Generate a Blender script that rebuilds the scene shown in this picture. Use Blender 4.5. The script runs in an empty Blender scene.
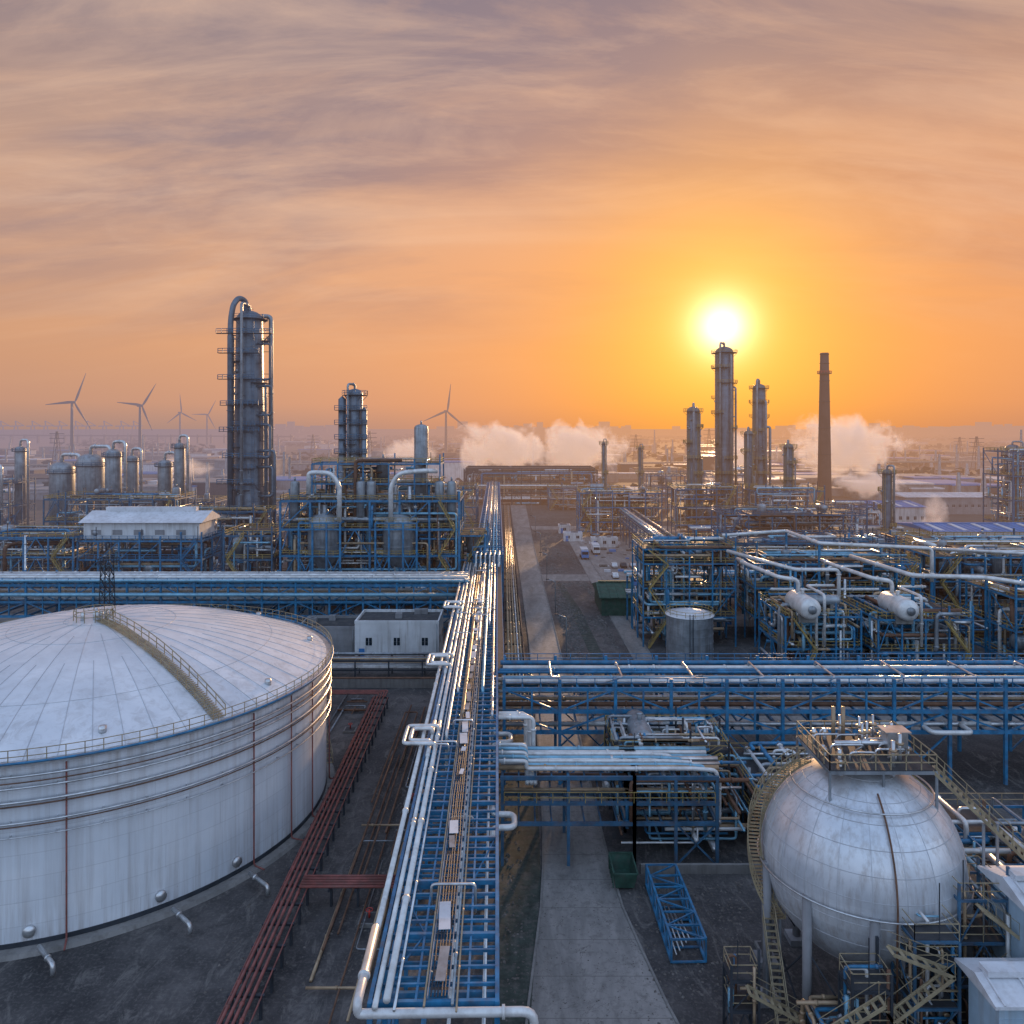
import bpy, math, random
from mathutils import Vector
R=random.Random(11)
sc=bpy.context.scene
sc.view_settings.view_transform='Standard'; sc.view_settings.look='None'; sc.view_settings.exposure=0
COL=sc.collection
pi=math.pi
# ------------------------------------------------------------------ sun direction
SAZ=math.radians(15.3); SEL=math.radians(7.3)
SUN=Vector((math.sin(SAZ)*math.cos(SEL),math.cos(SAZ)*math.cos(SEL),math.sin(SEL)))
# ------------------------------------------------------------------ node helpers
def N(nt,t,**k):
    n=nt.nodes.new(t)
    for a,b in k.items(): setattr(n,a,b)
    return n
def M(nt,op,a,b=None,c=None,clamp=False):
    n=nt.nodes.new('ShaderNodeMath'); n.operation=op; n.use_clamp=clamp
    for i,v in enumerate((a,b,c)):
        if v is None: continue
        if isinstance(v,(int,float)): n.inputs[i].default_value=v
        else: nt.links.new(v,n.inputs[i])
    return n.outputs[0]
def VM(nt,op,a,b=None):
    n=nt.nodes.new('ShaderNodeVectorMath'); n.operation=op
    for i,v in enumerate((a,b)):
        if v is None: continue
        if isinstance(v,(tuple,Vector,list)): n.inputs[i].default_value=tuple(v)
        else: nt.links.new(v,n.inputs[i])
    return n.outputs['Value'] if op in('LENGTH','DOT_PRODUCT') else n.outputs[0]
def MIX(nt,f,a,b,bt='MIX'):
    n=nt.nodes.new('ShaderNodeMix'); n.data_type='RGBA'; n.blend_type=bt; n.clamp_factor=True
    for s,v in ((n.inputs[0],f),(n.inputs[6],a),(n.inputs[7],b)):
        if isinstance(v,(int,float)): s.default_value=v
        elif isinstance(v,tuple): s.default_value=(v[0],v[1],v[2],1)
        else: nt.links.new(v,s)
    return n.outputs[2]
def RAMP(nt,f,st,interp='LINEAR'):
    n=nt.nodes.new('ShaderNodeValToRGB'); cr=n.color_ramp; cr.interpolation=interp
    while len(cr.elements)<len(st): cr.elements.new(0.5)
    for e,(p,c) in zip(cr.elements,st):
        e.position=p; e.color=(c,c,c,1) if isinstance(c,(int,float)) else (c[0],c[1],c[2],1)
    nt.links.new(f,n.inputs[0]); return n.outputs[0]
def NOISE(nt,vec,scale,detail=4,rough=.55,dist=0,col=False):
    n=nt.nodes.new('ShaderNodeTexNoise'); n.inputs['Scale'].default_value=scale
    n.inputs['Detail'].default_value=detail; n.inputs['Roughness'].default_value=rough; n.inputs['Distortion'].default_value=dist
    nt.links.new(vec,n.inputs['Vector']); return n.outputs['Color' if col else 'Fac']
def lin(r,g,b,k=1):
    f=lambda c:(c/255/12.92) if c/255<=.04045 else ((c/255+.055)/1.055)**2.4
    return (f(r)*k,f(g)*k,f(b)*k)
# ------------------------------------------------------------------ painted aerial haze: emission mixed into materials by world-space distance
HZ=bpy.data.node_groups.new('painted_haze','ShaderNodeTree')
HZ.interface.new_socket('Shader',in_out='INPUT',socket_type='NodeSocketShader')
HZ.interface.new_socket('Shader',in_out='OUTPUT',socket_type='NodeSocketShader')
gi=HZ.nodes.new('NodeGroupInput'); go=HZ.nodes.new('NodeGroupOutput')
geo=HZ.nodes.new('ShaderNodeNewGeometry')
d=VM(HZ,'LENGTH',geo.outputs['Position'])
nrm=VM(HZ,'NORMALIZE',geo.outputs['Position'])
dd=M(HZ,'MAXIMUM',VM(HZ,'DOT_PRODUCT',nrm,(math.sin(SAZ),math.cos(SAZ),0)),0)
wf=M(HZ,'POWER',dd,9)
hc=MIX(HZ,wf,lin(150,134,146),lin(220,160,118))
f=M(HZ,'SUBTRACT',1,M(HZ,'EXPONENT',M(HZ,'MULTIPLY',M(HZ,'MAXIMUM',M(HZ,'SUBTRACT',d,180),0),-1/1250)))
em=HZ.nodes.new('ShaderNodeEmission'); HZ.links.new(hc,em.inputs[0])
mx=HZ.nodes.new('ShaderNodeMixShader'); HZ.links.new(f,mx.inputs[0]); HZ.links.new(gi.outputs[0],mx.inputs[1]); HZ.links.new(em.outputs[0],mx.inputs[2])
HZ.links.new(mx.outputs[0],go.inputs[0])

MATS={}
def mat(name,col,rough=.6,metal=0,var=.25,scale=.6,dirt=None,dirtamt=.3,streak=False,bump=0,bscale=8,colfn=None):
    m=bpy.data.materials.new(name); m.use_nodes=True; nt=m.node_tree
    bs=nt.nodes['Principled BSDF']; out=nt.nodes['Material Output']
    g=N(nt,'ShaderNodeNewGeometry'); P=g.outputs['Position']
    if colfn: c=colfn(nt,P,g)
    else:
        n1=NOISE(nt,P,scale,4,.6)
        v=RAMP(nt,n1,[(.3,1-var),(.7,1+var*.3)])
        c=MIX(nt,1.0,(col[0],col[1],col[2]),v,'MULTIPLY')
        if dirt:
            vv=VM(nt,'MULTIPLY',P,(1.3,1.3,.09) if streak else (.9,.9,.9))
            n2=NOISE(nt,vv,1.1,4,.65)
            f=M(nt,'MULTIPLY',RAMP(nt,n2,[(.48,0),(.72,1)]),dirtamt)
            c=MIX(nt,f,c,dirt)
    nt.links.new(c,bs.inputs['Base Color'])
    bs.inputs['Roughness'].default_value=rough; bs.inputs['Metallic'].default_value=metal
    if bump:
        b=N(nt,'ShaderNodeBump'); b.inputs['Strength'].default_value=bump; b.inputs['Distance'].default_value=.1
        nt.links.new(NOISE(nt,P,bscale,4,.6),b.inputs['Height']); nt.links.new(b.outputs[0],bs.inputs['Normal'])
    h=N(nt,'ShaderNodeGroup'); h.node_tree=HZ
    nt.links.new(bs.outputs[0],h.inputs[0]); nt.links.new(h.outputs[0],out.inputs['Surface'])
    MATS[name]=m; return m
RUST=(.15,.075,.04)
mat('blue_steel',(.028,.185,.36),.42,0,.5,.9,RUST,.42)
mat('blue_steel_dull',(.040,.125,.22),.5,0,.5,.5,RUST,.5)
mat('pale_blue_pipe',(.20,.42,.56),.38,.25,.3,.8,RUST,.25)
mat('silver',(.62,.63,.64),.30,.7,.35,.7,(.2,.15,.12),.4)
mat('silver_dull',(.32,.35,.38),.45,.5,.4,.5,(.12,.09,.07),.55,True)
mat('column_steel',(.15,.19,.24),.42,.4,.45,.25,(.10,.07,.05),.6,True)
mat('white_pipe',(.66,.66,.65),.38,.2,.25,.6,RUST,.32)
mat('tan_pipe',(.42,.30,.19),.45,.3,.35,.6,RUST,.35)
mat('rusty_pipe',(.17,.085,.05),.7,.1,.5,.8)
mat('red_pipe',(.24,.070,.058),.6,0,.45,.9,(.10,.06,.05),.6)
mat('yellow_rail',(.38,.27,.09),.55,0,.35,1,RUST,.4)
mat('cream_rail',(.32,.26,.16),.55,0,.35,1,RUST,.4)
mat('grating',(.06,.06,.065),.7,.3,.4,1.2)
mat('white_wall',(.60,.61,.62),.7,0,.2,.25,(.20,.17,.14),.6,True)
mat('grey_wall',(.24,.24,.25),.8,0,.3,.3,(.12,.1,.09),.45,True)
mat('dark_roof',(.05,.05,.055),.85,0,.45,.4,(.14,.12,.1),.5)
mat('glass_dark',(.02,.03,.04),.15,0,.1)
mat('blue_roof',(.045,.20,.48),.5,0,.3,.2,(.25,.25,.25),.4)
mat('white_roof',(.62,.63,.66),.5,0,.25,.2,(.25,.22,.2),.45)
mat('light_blue_clad',(.36,.48,.58),.5,0,.25,.5,(.25,.22,.2),.5,True)
mat('green_tarp',(.03,.085,.06),.8,0,.5,1.0,(.08,.08,.07),.6)
mat('green_soil',(.045,.058,.048),.9,0,.6,1.0,(.11,.10,.09),.9)
mat('concrete',(.22,.21,.20),.9,0,.35,.4,(.09,.08,.07),.6,True,.3)
mat('dark_steel',(.045,.052,.065),.6,.3,.4,.6)
mat('chimney_brick',(.085,.055,.05),.85,0,.3,.2,(.05,.04,.04),.5,True)
mat('turbine_white',(.10,.10,.11),.5,0,.1)
mat('seam',(.48,.49,.51),.5,.2,.2,.6)
def roofcol(nt,P,g):
    n1=NOISE(nt,P,.15,6,.65)
    c=MIX(nt,RAMP(nt,n1,[(.35,0),(.65,1)]),(.62,.64,.67),(.78,.79,.81))
    rel=VM(nt,'SUBTRACT',P,(-50,92,0)); sr=N(nt,'ShaderNodeSeparateXYZ'); nt.links.new(rel,sr.inputs[0])
    an=M(nt,'FLOOR',M(nt,'MULTIPLY',M(nt,'ARCTAN2',sr.outputs[1],sr.outputs[0]),64/(2*pi)))
    rd=M(nt,'POWER',M(nt,'ADD',M(nt,'MULTIPLY',sr.outputs[0],sr.outputs[0]),M(nt,'MULTIPLY',sr.outputs[1],sr.outputs[1])),.5)
    wn=N(nt,'ShaderNodeTexWhiteNoise'); wn.noise_dimensions='2D'; cb=N(nt,'ShaderNodeCombineXYZ')
    nt.links.new(an,cb.inputs[0]); nt.links.new(M(nt,'FLOOR',M(nt,'DIVIDE',M(nt,'ADD',rd,M(nt,'MULTIPLY',M(nt,'FRACT',M(nt,'MULTIPLY',an,.37)),5)),5.5)),cb.inputs[1]); nt.links.new(cb.outputs[0],wn.inputs['Vector'])
    c=MIX(nt,M(nt,'MULTIPLY',wn.outputs['Value'],.26),c,(.42,.45,.50))
    n2=NOISE(nt,P,.7,7,.7,1.0)
    edge=RAMP(nt,M(nt,'DIVIDE',rd,27),[(.5,.35),(.95,1)])
    return MIX(nt,M(nt,'MULTIPLY',M(nt,'MULTIPLY',RAMP(nt,n2,[(.47,0),(.7,1)]),edge),.5),c,(.28,.25,.23))
mat('tank_roof',None,.38,.2,colfn=roofcol)
mat('tree_dark',(.035,.04,.03),.9,0,.5,.2)
mat('rubble',(.12,.105,.095),.95,0,.5,1.2,(.3,.27,.25),.5)
mat('tyre',(.02,.02,.02),.9)
mat('red_paint',(.45,.04,.03),.4)
def shellcol(nt,P,g):
    n1=NOISE(nt,P,.12,4,.6)
    c=MIX(nt,RAMP(nt,n1,[(.3,0),(.7,1)]),(.56,.60,.65),(.72,.74,.77))
    s=VM(nt,'MULTIPLY',P,(1.2,1.2,.05))
    n2=NOISE(nt,s,1.2,6,.7)
    z=N(nt,'ShaderNodeSeparateXYZ'); nt.links.new(P,z.inputs[0])
    low=RAMP(nt,M(nt,'DIVIDE',z.outputs[2],17),[(0,1.0),(.10,.6),(.4,.28),(.8,.35),(1,.8)])
    f=M(nt,'MULTIPLY',RAMP(nt,n2,[(.44,0),(.72,1)]),low)
    c=MIX(nt,f,c,(.26,.20,.16))
    sp_=NOISE(nt,P,1.6,5,.75); c=MIX(nt,M(nt,'MULTIPLY',RAMP(nt,sp_,[(.66,0),(.72,1)]),M(nt,'MULTIPLY',low,.6)),c,(.22,.13,.08))
    q=M(nt,'DIVIDE',z.outputs[2],2.05)
    fr=M(nt,'FRACT',q); row=M(nt,'FLOOR',q)
    rel=VM(nt,'SUBTRACT',P,(-50,92,0)); sr=N(nt,'ShaderNodeSeparateXYZ'); nt.links.new(rel,sr.inputs[0])
    an=M(nt,'ARCTAN2',sr.outputs[1],sr.outputs[0])
    ag=M(nt,'ADD',M(nt,'MULTIPLY',an,3.2),M(nt,'MULTIPLY',row,.37))
    ln=M(nt,'MULTIPLY',M(nt,'MAXIMUM',M(nt,'LESS_THAN',fr,.035),M(nt,'LESS_THAN',M(nt,'FRACT',ag),.008)),.28)
    wn=N(nt,'ShaderNodeTexWhiteNoise'); wn.noise_dimensions='2D'; cb=N(nt,'ShaderNodeCombineXYZ')
    nt.links.new(row,cb.inputs[0]); nt.links.new(M(nt,'FLOOR',ag),cb.inputs[1]); nt.links.new(cb.outputs[0],wn.inputs['Vector'])
    c=MIX(nt,M(nt,'MULTIPLY',wn.outputs['Value'],.16),c,(.42,.45,.5))
    return MIX(nt,ln,c,(.3,.3,.32))
mat('tank_shell',None,.42,.05,colfn=shellcol)
def sphcol(nt,P,g):
    n1=NOISE(nt,P,.5,5,.6)
    c=MIX(nt,RAMP(nt,n1,[(.3,0),(.7,1)]),(.52,.54,.57),(.72,.73,.75))
    rel=VM(nt,'SUBTRACT',P,(27.4,60.5,11.4)); sr=N(nt,'ShaderNodeSeparateXYZ'); nt.links.new(rel,sr.inputs[0])
    an=M(nt,'FLOOR',M(nt,'MULTIPLY',M(nt,'ARCTAN2',sr.outputs[1],sr.outputs[0]),20/(2*pi)))
    row=M(nt,'FLOOR',M(nt,'MULTIPLY',sr.outputs[2],.5))
    wn=N(nt,'ShaderNodeTexWhiteNoise'); wn.noise_dimensions='2D'; cb=N(nt,'ShaderNodeCombineXYZ'); nt.links.new(row,cb.inputs[0]); nt.links.new(an,cb.inputs[1]); nt.links.new(cb.outputs[0],wn.inputs['Vector'])
    c=MIX(nt,M(nt,'MULTIPLY',wn.outputs['Value'],.32),c,(.34,.37,.42))
    n2=NOISE(nt,VM(nt,'MULTIPLY',P,(2,2,.2)),1.2,6,.7)
    return MIX(nt,M(nt,'MULTIPLY',RAMP(nt,n2,[(.47,0),(.72,1)]),.55),c,(.26,.21,.18))
mat('sphere_shell',None,.34,.35,colfn=sphcol)
def groundcol(nt,P,g):
    d=VM(nt,'LENGTH',P)
    a=NOISE(nt,P,.035,8,.7,.9); b=NOISE(nt,P,.35,7,.7,.6); cc=NOISE(nt,P,3.5,4,.6)
    near=MIX(nt,RAMP(nt,a,[(.38,0),(.60,1)]),(.024,.023,.025),(.10,.092,.090))
    near=MIX(nt,RAMP(nt,b,[(.44,0),(.60,.75)]),near,(.032,.031,.032))
    e2=NOISE(nt,VM(nt,'MULTIPLY',P,(1,.35,1)),.4,8,.75,2.0)
    near=MIX(nt,RAMP(nt,e2,[(.53,0),(.63,.7)]),near,(.155,.142,.132))
    near=MIX(nt,RAMP(nt,cc,[(.5,0),(.75,.5)]),near,(.18,.16,.15))
    s=N(nt,'ShaderNodeSeparateXYZ'); nt.links.new(P,s.inputs[0])
    j1=M(nt,'LESS_THAN',M(nt,'FRACT',M(nt,'DIVIDE',s.outputs[0],5.)),.01)
    j2=M(nt,'LESS_THAN',M(nt,'FRACT',M(nt,'DIVIDE',s.outputs[1],5.)),.01)
    near=MIX(nt,M(nt,'MULTIPLY',M(nt,'MAXIMUM',j1,j2),.35),near,(.02,.02,.02))
    e=NOISE(nt,VM(nt,'MULTIPLY',P,(.4,1,1)),.006,8,.7)
    far=RAMP(nt,e,[(.30,(.035,.033,.028)),(.45,(.10,.075,.055)),(.55,(.05,.045,.035)),(.7,(.20,.16,.13))])
    return MIX(nt,RAMP(nt,M(nt,'DIVIDE',d,1000),[(.35,0),(.55,1)]),near,far)
mat('ground',None,.82,0,colfn=groundcol,bump=.6,bscale=1.6)
def roadcol(nt,P,g):
    a=NOISE(nt,VM(nt,'MULTIPLY',P,(1,.25,1)),.3,7,.7,.5); b=NOISE(nt,P,1.3,7,.75,.5)
    c=MIX(nt,RAMP(nt,a,[(.35,0),(.65,1)]),(.145,.138,.132),(.29,.27,.255))
    c=MIX(nt,RAMP(nt,b,[(.50,0),(.66,.65)]),c,(.10,.093,.088))
    s=N(nt,'ShaderNodeSeparateXYZ'); nt.links.new(P,s.inputs[0])
    j=M(nt,'LESS_THAN',M(nt,'FRACT',M(nt,'DIVIDE',s.outputs[1],4.5)),.016)
    ck=NOISE(nt,P,.16,6,.6,1.2); ck=M(nt,'LESS_THAN',M(nt,'ABSOLUTE',M(nt,'SUBTRACT',ck,.5)),.0022)
    j=M(nt,'MAXIMUM',j,ck)
    # tyre-darkened wheel tracks and dusty edges
    return MIX(nt,M(nt,'MULTIPLY',j,.55),c,(.05,.045,.04))
mat('road_concrete',None,.78,0,colfn=roadcol,bump=.25,bscale=3)
def watercol(nt,P,g): return MIX(nt,NOISE(nt,P,.01),(.2,.2,.22),(.25,.24,.25))
mat('water',None,.25,0,colfn=watercol)

# ------------------------------------------------------------------ mesh builder
class Part:
    def __init__(s): s.v=[];s.f=[];s.sm=[]
    def add(s,vs,fs,sm=False):
        o=len(s.v); s.v.extend([tuple(v) for v in vs])
        s.f.extend([tuple(i+o for i in f) for f in fs]); s.sm.extend([sm]*len(fs))
    def box(s,x0,x1,y0,y1,z0,z1):
        s.add([(x0,y0,z0),(x1,y0,z0),(x1,y1,z0),(x0,y1,z0),(x0,y0,z1),(x1,y0,z1),(x1,y1,z1),(x0,y1,z1)],
              [(0,3,2,1),(4,5,6,7),(0,1,5,4),(1,2,6,5),(2,3,7,6),(3,0,4,7)])
    def beam(s,a,b,w,h=None):
        h=h or w; a=Vector(a);b=Vector(b);t=b-a
        if t.length<1e-6:return
        t.normalize()
        up=Vector((0,0,1)) if abs(t.z)<.95 else Vector((0,1,0))
        u=t.cross(up).normalized()*(w/2); v=u.cross(t).normalized()*(h/2)
        vs=[a-u-v,a+u-v,a+u+v,a-u+v,b-u-v,b+u-v,b+u+v,b-u+v]
        s.add(vs,[(0,3,2,1),(4,5,6,7),(0,1,5,4),(1,2,6,5),(2,3,7,6),(3,0,4,7)])
    def tube(s,pts,r,n=6,closed=False,cap=True):
        pts=[Vector(p) for p in pts]; m=len(pts)
        if m<2:return
        u=None; vs=[];fs=[]
        for i in range(m):
            if closed: t=pts[(i+1)%m]-pts[i-1]
            else: t=pts[min(i+1,m-1)]-pts[max(i-1,0)]
            if t.length<1e-9: t=Vector((0,0,1))
            t.normalize()
            if u is None: u=t.cross(Vector((0,0,1))) if abs(t.z)<.9 else Vector((1,0,0))
            u=u-t*u.dot(t)
            if u.length<1e-6:u=t.orthogonal()
            u.normalize(); w=t.cross(u)
            for k in range(n):
                a=2*pi*(k+.5)/n; vs.append(pts[i]+(u*math.cos(a)+w*math.sin(a))*r)
        for i in range(m if closed else m-1):
            j=(i+1)%m
            for k in range(n):
                l=(k+1)%n; fs.append((i*n+k,j*n+k,j*n+l,i*n+l))
        if cap and not closed: fs.append(tuple(range(n))); fs.append(tuple((m-1)*n+k for k in reversed(range(n))))
        s.add(vs,fs,n>=6)
    def pipe(s,pts,r,n=8,fl=True):
        pts=[Vector(p) for p in pts]; out=[pts[0]]
        for i in range(1,len(pts)-1):
            a,b,c=pts[i-1],pts[i],pts[i+1]; d1=b-a; d2=c-b
            if d1.length<1e-6 or d2.length<1e-6: continue
            q=min(max(r*2.6,.35),d1.length*.45,d2.length*.45)
            p0=b-d1.normalized()*q;p2=b+d2.normalized()*q
            for t in (0,.25,.5,.75,1): out.append(p0*(1-t)**2+b*2*t*(1-t)+p2*t*t)
        out.append(pts[-1]); s.tube(out,r,n)
        if fl:
            for i in range(len(pts)-1):
                a,b=pts[i],pts[i+1];L=(b-a).length
                if L>6*r+1:
                    t=(b-a).normalized()
                    for _ in range(1+int(L/14)):
                        q=a.lerp(b,.1+.8*R.random())
                        s.tube([q-t*.09,q+t*.09],r*1.4,n)
    def rev(s,prof,c,n=24,a0=0,a1=2*pi,sm=True,sx=1):
        full=abs(a1-a0-2*pi)<1e-6; m=n if full else n+1
        vs=[];fs=[]
        for (r,z) in prof:
            for k in range(m):
                a=a0+(a1-a0)*k/n; vs.append((c[0]+r*math.cos(a),c[1]+r*math.sin(a),c[2]+z))
        for i in range(len(prof)-1):
            for k in range(n):
                l=(k+1)%m; fs.append((i*m+k,i*m+l,(i+1)*m+l,(i+1)*m+k))
        s.add(vs,fs,sm)
    def ring(s,c,R_,r,n=48,k=6,a0=0,a1=2*pi):
        full=abs(a1-a0-2*pi)<1e-6
        pts=[(c[0]+R_*math.cos(a0+(a1-a0)*i/n),c[1]+R_*math.sin(a0+(a1-a0)*i/n),c[2]) for i in range(n if full else n+1)]
        s.tube(pts,r,k,closed=full)
    def rail(s,pts,h=1.1,t=.06,sp=2.0,closed=False):
        pts=[Vector(p) for p in pts]
        if closed: pts=pts+[pts[0]]
        for a,b in zip(pts[:-1],pts[1:]):
            for z in (h,h*.5): s.beam(a+Vector((0,0,z)),b+Vector((0,0,z)),t)
            L=(b-a).length;k=max(1,int(round(L/sp)))
            for i in range(k):
                q=a.lerp(b,i/k); s.beam(q,q+Vector((0,0,h)),t)
        q=pts[-1]; s.beam(q,q+Vector((0,0,h)),t)
    def stairs(s,a,b,w=1.0,t=.12):
        a=Vector(a);b=Vector(b); h=(b-a);h.z=0
        sd=Vector((-h.y,h.x,0)).normalized()*w/2
        for q in(-1,1):
            s.beam(a+sd*q,b+sd*q,.06,.22)
            s.beam(a+sd*q+Vector((0,0,1)),b+sd*q+Vector((0,0,1)),t*.5)
        k=max(2,int(abs(b.z-a.z)/.3))
        for i in range(k+1):
            p=a.lerp(b,i/k); s.beam(p-sd,p+sd,.22,.04)
            if i%4==0:
                for q in(-1,1): s.beam(p+sd*q,p+sd*q+Vector((0,0,1)),t*.5)
class Asset:
    def __init__(s,name,loc=(0,0,0)): s.name=name;s.parts={};s.loc=Vector(loc)
    def p(s,pn,m):
        if pn not in s.parts: s.parts[pn]=(Part(),m)
        return s.parts[pn][0]
    def build(s):
        items=[(k,p,m) for k,(p,m) in s.parts.items() if p.v]
        root=None
        if len(items)>1:
            root=bpy.data.objects.new(s.name,None); root.location=s.loc; COL.objects.link(root)
        for k,p,m in items:
            me=bpy.data.meshes.new(s.name+'_'+k)
            lo=s.loc
            me.from_pydata([(v[0]-lo.x,v[1]-lo.y,v[2]-lo.z) for v in p.v],[],p.f)
            me.polygons.foreach_set('use_smooth',p.sm); me.materials.append(MATS[m]); me.update()
            o=bpy.data.objects.new(k if root else s.name,me); COL.objects.link(o)
            if root: o.parent=root
            else: o.location=lo
        return root
# ------------------------------------------------------------------ component generators
def vessel(A,x,y,z,r,h,pn='vessel',m='silver_dull',n=20,skirt=1.5):
    p=A.p(pn,m)
    prof=[(r*.9,0),(r*.9,skirt),(r,skirt+.01)]
    prof+=[(r,h-r*.6)]
    for i in range(1,6): a=i/5*pi/2; prof.append((r*math.cos(a)+.001,h-r*.6+r*.55*math.sin(a)))
    p.rev(prof,(x,y,z),n)
    for q in range(1,max(2,int(h/3.5))): p.ring((x,y,z+skirt+q*(h-skirt-r*.6)/max(2,int(h/3.5))),r+.02,.05,n,4)
    p.tube([(x,y,z+h-.1),(x,y,z+h+.8)],.25,8)
def drum(A,x,y,z,r,L,ax='x',pn='drum',m='white_pipe',n=18):
    p=A.p(pn,m); prof=[]
    for i in range(0,6): a=i/5*pi/2; prof.append((r*math.sin(a)+.001,-L/2-r*.5*math.cos(a)))
    for i in range(0,6): a=i/5*pi/2; prof.append((r*math.cos(a)+.001,L/2+r*.5*math.sin(a)))
    vs=[];fs=[]
    for (q,w) in prof:
        for k in range(n):
            a=2*pi*k/n
            if ax=='x': vs.append((x+w,y+q*math.cos(a),z+q*math.sin(a)))
            else: vs.append((x-q*math.cos(a),y+w,z+q*math.sin(a)))
    for i in range(len(prof)-1):
        for k in range(n): l=(k+1)%n; fs.append((i*n+k,(i+1)*n+k,(i+1)*n+l,i*n+l))
    p.add(vs,fs,True)
    sd=A.p('saddles','concrete')
    for q in(-.3,.3):
        if ax=='x': sd.box(x+q*L-.3,x+q*L+.3,y-r*.8,y+r*.8,z-r-.8,z-r*.5)
        else: sd.box(x-r*.8,x+r*.8,y+q*L-.3,y+q*L+.3,z-r-.8,z-r*.5)
    p.tube([(x,y,z+r-.1),(x,y,z+r+.7)],.3,8); p.tube([(x,y,z+r+.6),(x,y,z+r+.75)],.45,8)
def messy(A,b,k,rs=(.12,.35),mats=('silver','blue_steel','pale_blue_pipe','white_pipe','rusty_pipe','silver_dull','tan_pipe'),seg=4,n=6):
    x0,x1,y0,y1,z0,z1=b
    for i in range(k):
        m=R.choice(mats); r=R.uniform(*rs)*(1.6 if R.random()<.08 else 1)
        p=[R.uniform(x0,x1),R.uniform(y0,y1),R.uniform(z0,z1)]; pts=[tuple(p)]; last=-1
        for j in range(R.randint(2,seg)):
            ax=R.choice([a for a in(0,1,2) if a!=last]); last=ax
            lo,hi=((x0,x1),(y0,y1),(z0,z1))[ax]; nv=R.uniform(lo,hi)
            if abs(nv-p[ax])<6*r: continue
            p[ax]=nv; pts.append(tuple(p))
        if len(pts)>1: A.p('pipes_'+m,m).pipe(pts,r,n)
def block(A,x0,x1,y0,y1,zs,nx,ny,steel='blue_steel',rail='yellow_rail',floor=.6,pipes=20,ves=3,dr=2,th=.32,brace=.35,rt=.08,stair=True,rr=(.12,.35)):
    S=A.p('frame_'+steel,steel);G=A.p('grating','grating');Y=A.p('railing_'+rail,rail)
    xs=[x0+(x1-x0)*i/nx for i in range(nx+1)]; ys=[y0+(y1-y0)*i/ny for i in range(ny+1)]
    top=zs[-1]
    for i,x in enumerate(xs):
        for j,y in enumerate(ys):
            S.beam((x,y,0),(x,y,top+(R.choice((0,0,1.2,2.4)))),th)
    allz=[0]+list(zs)
    for li,z in enumerate(zs):
        for y in ys: S.beam((x0,y,z),(x1,y,z),th*.7,th*1.1)
        for x in xs: S.beam((x,y0,z),(x,y1,z),th*.7,th*1.1)
        for i in range(nx):
            for j in range(ny):
                if R.random()<floor: G.box(xs[i]+.05,xs[i+1]-.05,ys[j]+.05,ys[j+1]-.05,z+th*.56,z+th*.56+.06)
                elif R.random()<.5:
                    mxx=(xs[i]+xs[i+1])/2; S.beam((mxx,ys[j],z),(mxx,ys[j+1],z),th*.5)
        zz=z+th*.5
        Y.rail([(x0,y0,zz),(x1,y0,zz),(x1,y1,zz),(x0,y1,zz)],1.15,rt,2.2,True)
        zb=allz[li]
        for i in range(nx):
            for y in (y0,y1):
                if R.random()<brace:
                    if R.random()<.5: S.beam((xs[i],y,zb),(xs[i+1],y,z),th*.5)
                    else:
                        mm=(xs[i]+xs[i+1])/2; S.beam((xs[i],y,zb),(mm,y,z),th*.5); S.beam((xs[i+1],y,zb),(mm,y,z),th*.5)
        for j in range(ny):
            for x in (x0,x1):
                if R.random()<brace: S.beam((x,ys[j],zb),(x,ys[j+1],z),th*.5)
    if stair:
        sx=R.choice((x0+1,x1-5)); z=0
        for li,zt in enumerate(zs):
            a,b=(sx,sx+4) if li%2==0 else (sx+4,sx)
            Y.stairs((a,y0-.8,z),(b,y0-.8,zt),.9,rt*1.3); z=zt
    for k in range(ves):
        li=R.randrange(len(zs)); zb=allz[li]
        h=(zs[li]-zb)*R.uniform(.7,1.5); r=R.uniform(.8,1.9)
        vessel(A,R.uniform(x0+2,x1-2),R.uniform(y0+2,y1-2) if y1-y0>5 else (y0+y1)/2,zb,r,max(h,2.5*r),R.choice(('vessel_a','vessel_b')) ,'silver_dull',14)
    for k in range(dr):
        z=R.choice(allz); r=R.uniform(.7,1.4)
        drum(A,R.uniform(x0+3,x1-3),R.uniform(y0+1.5,y1-1.5),z+r+1.2,r,R.uniform(4,7),R.choice('xy'),'drum_'+('s' if k%2 else 'w'),'silver' if k%2 else 'silver_dull',14)
    messy(A,(x0,x1,y0-.4,y1,1,top+1.5),pipes,rr)
    for k in range(max(1,nx//2)):
        x=R.uniform(x0,x1); A.p('deck_lights','dark_steel').beam((x,y0,top),(x,y0,top+R.uniform(2,4)),rt*1.2)
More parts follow.
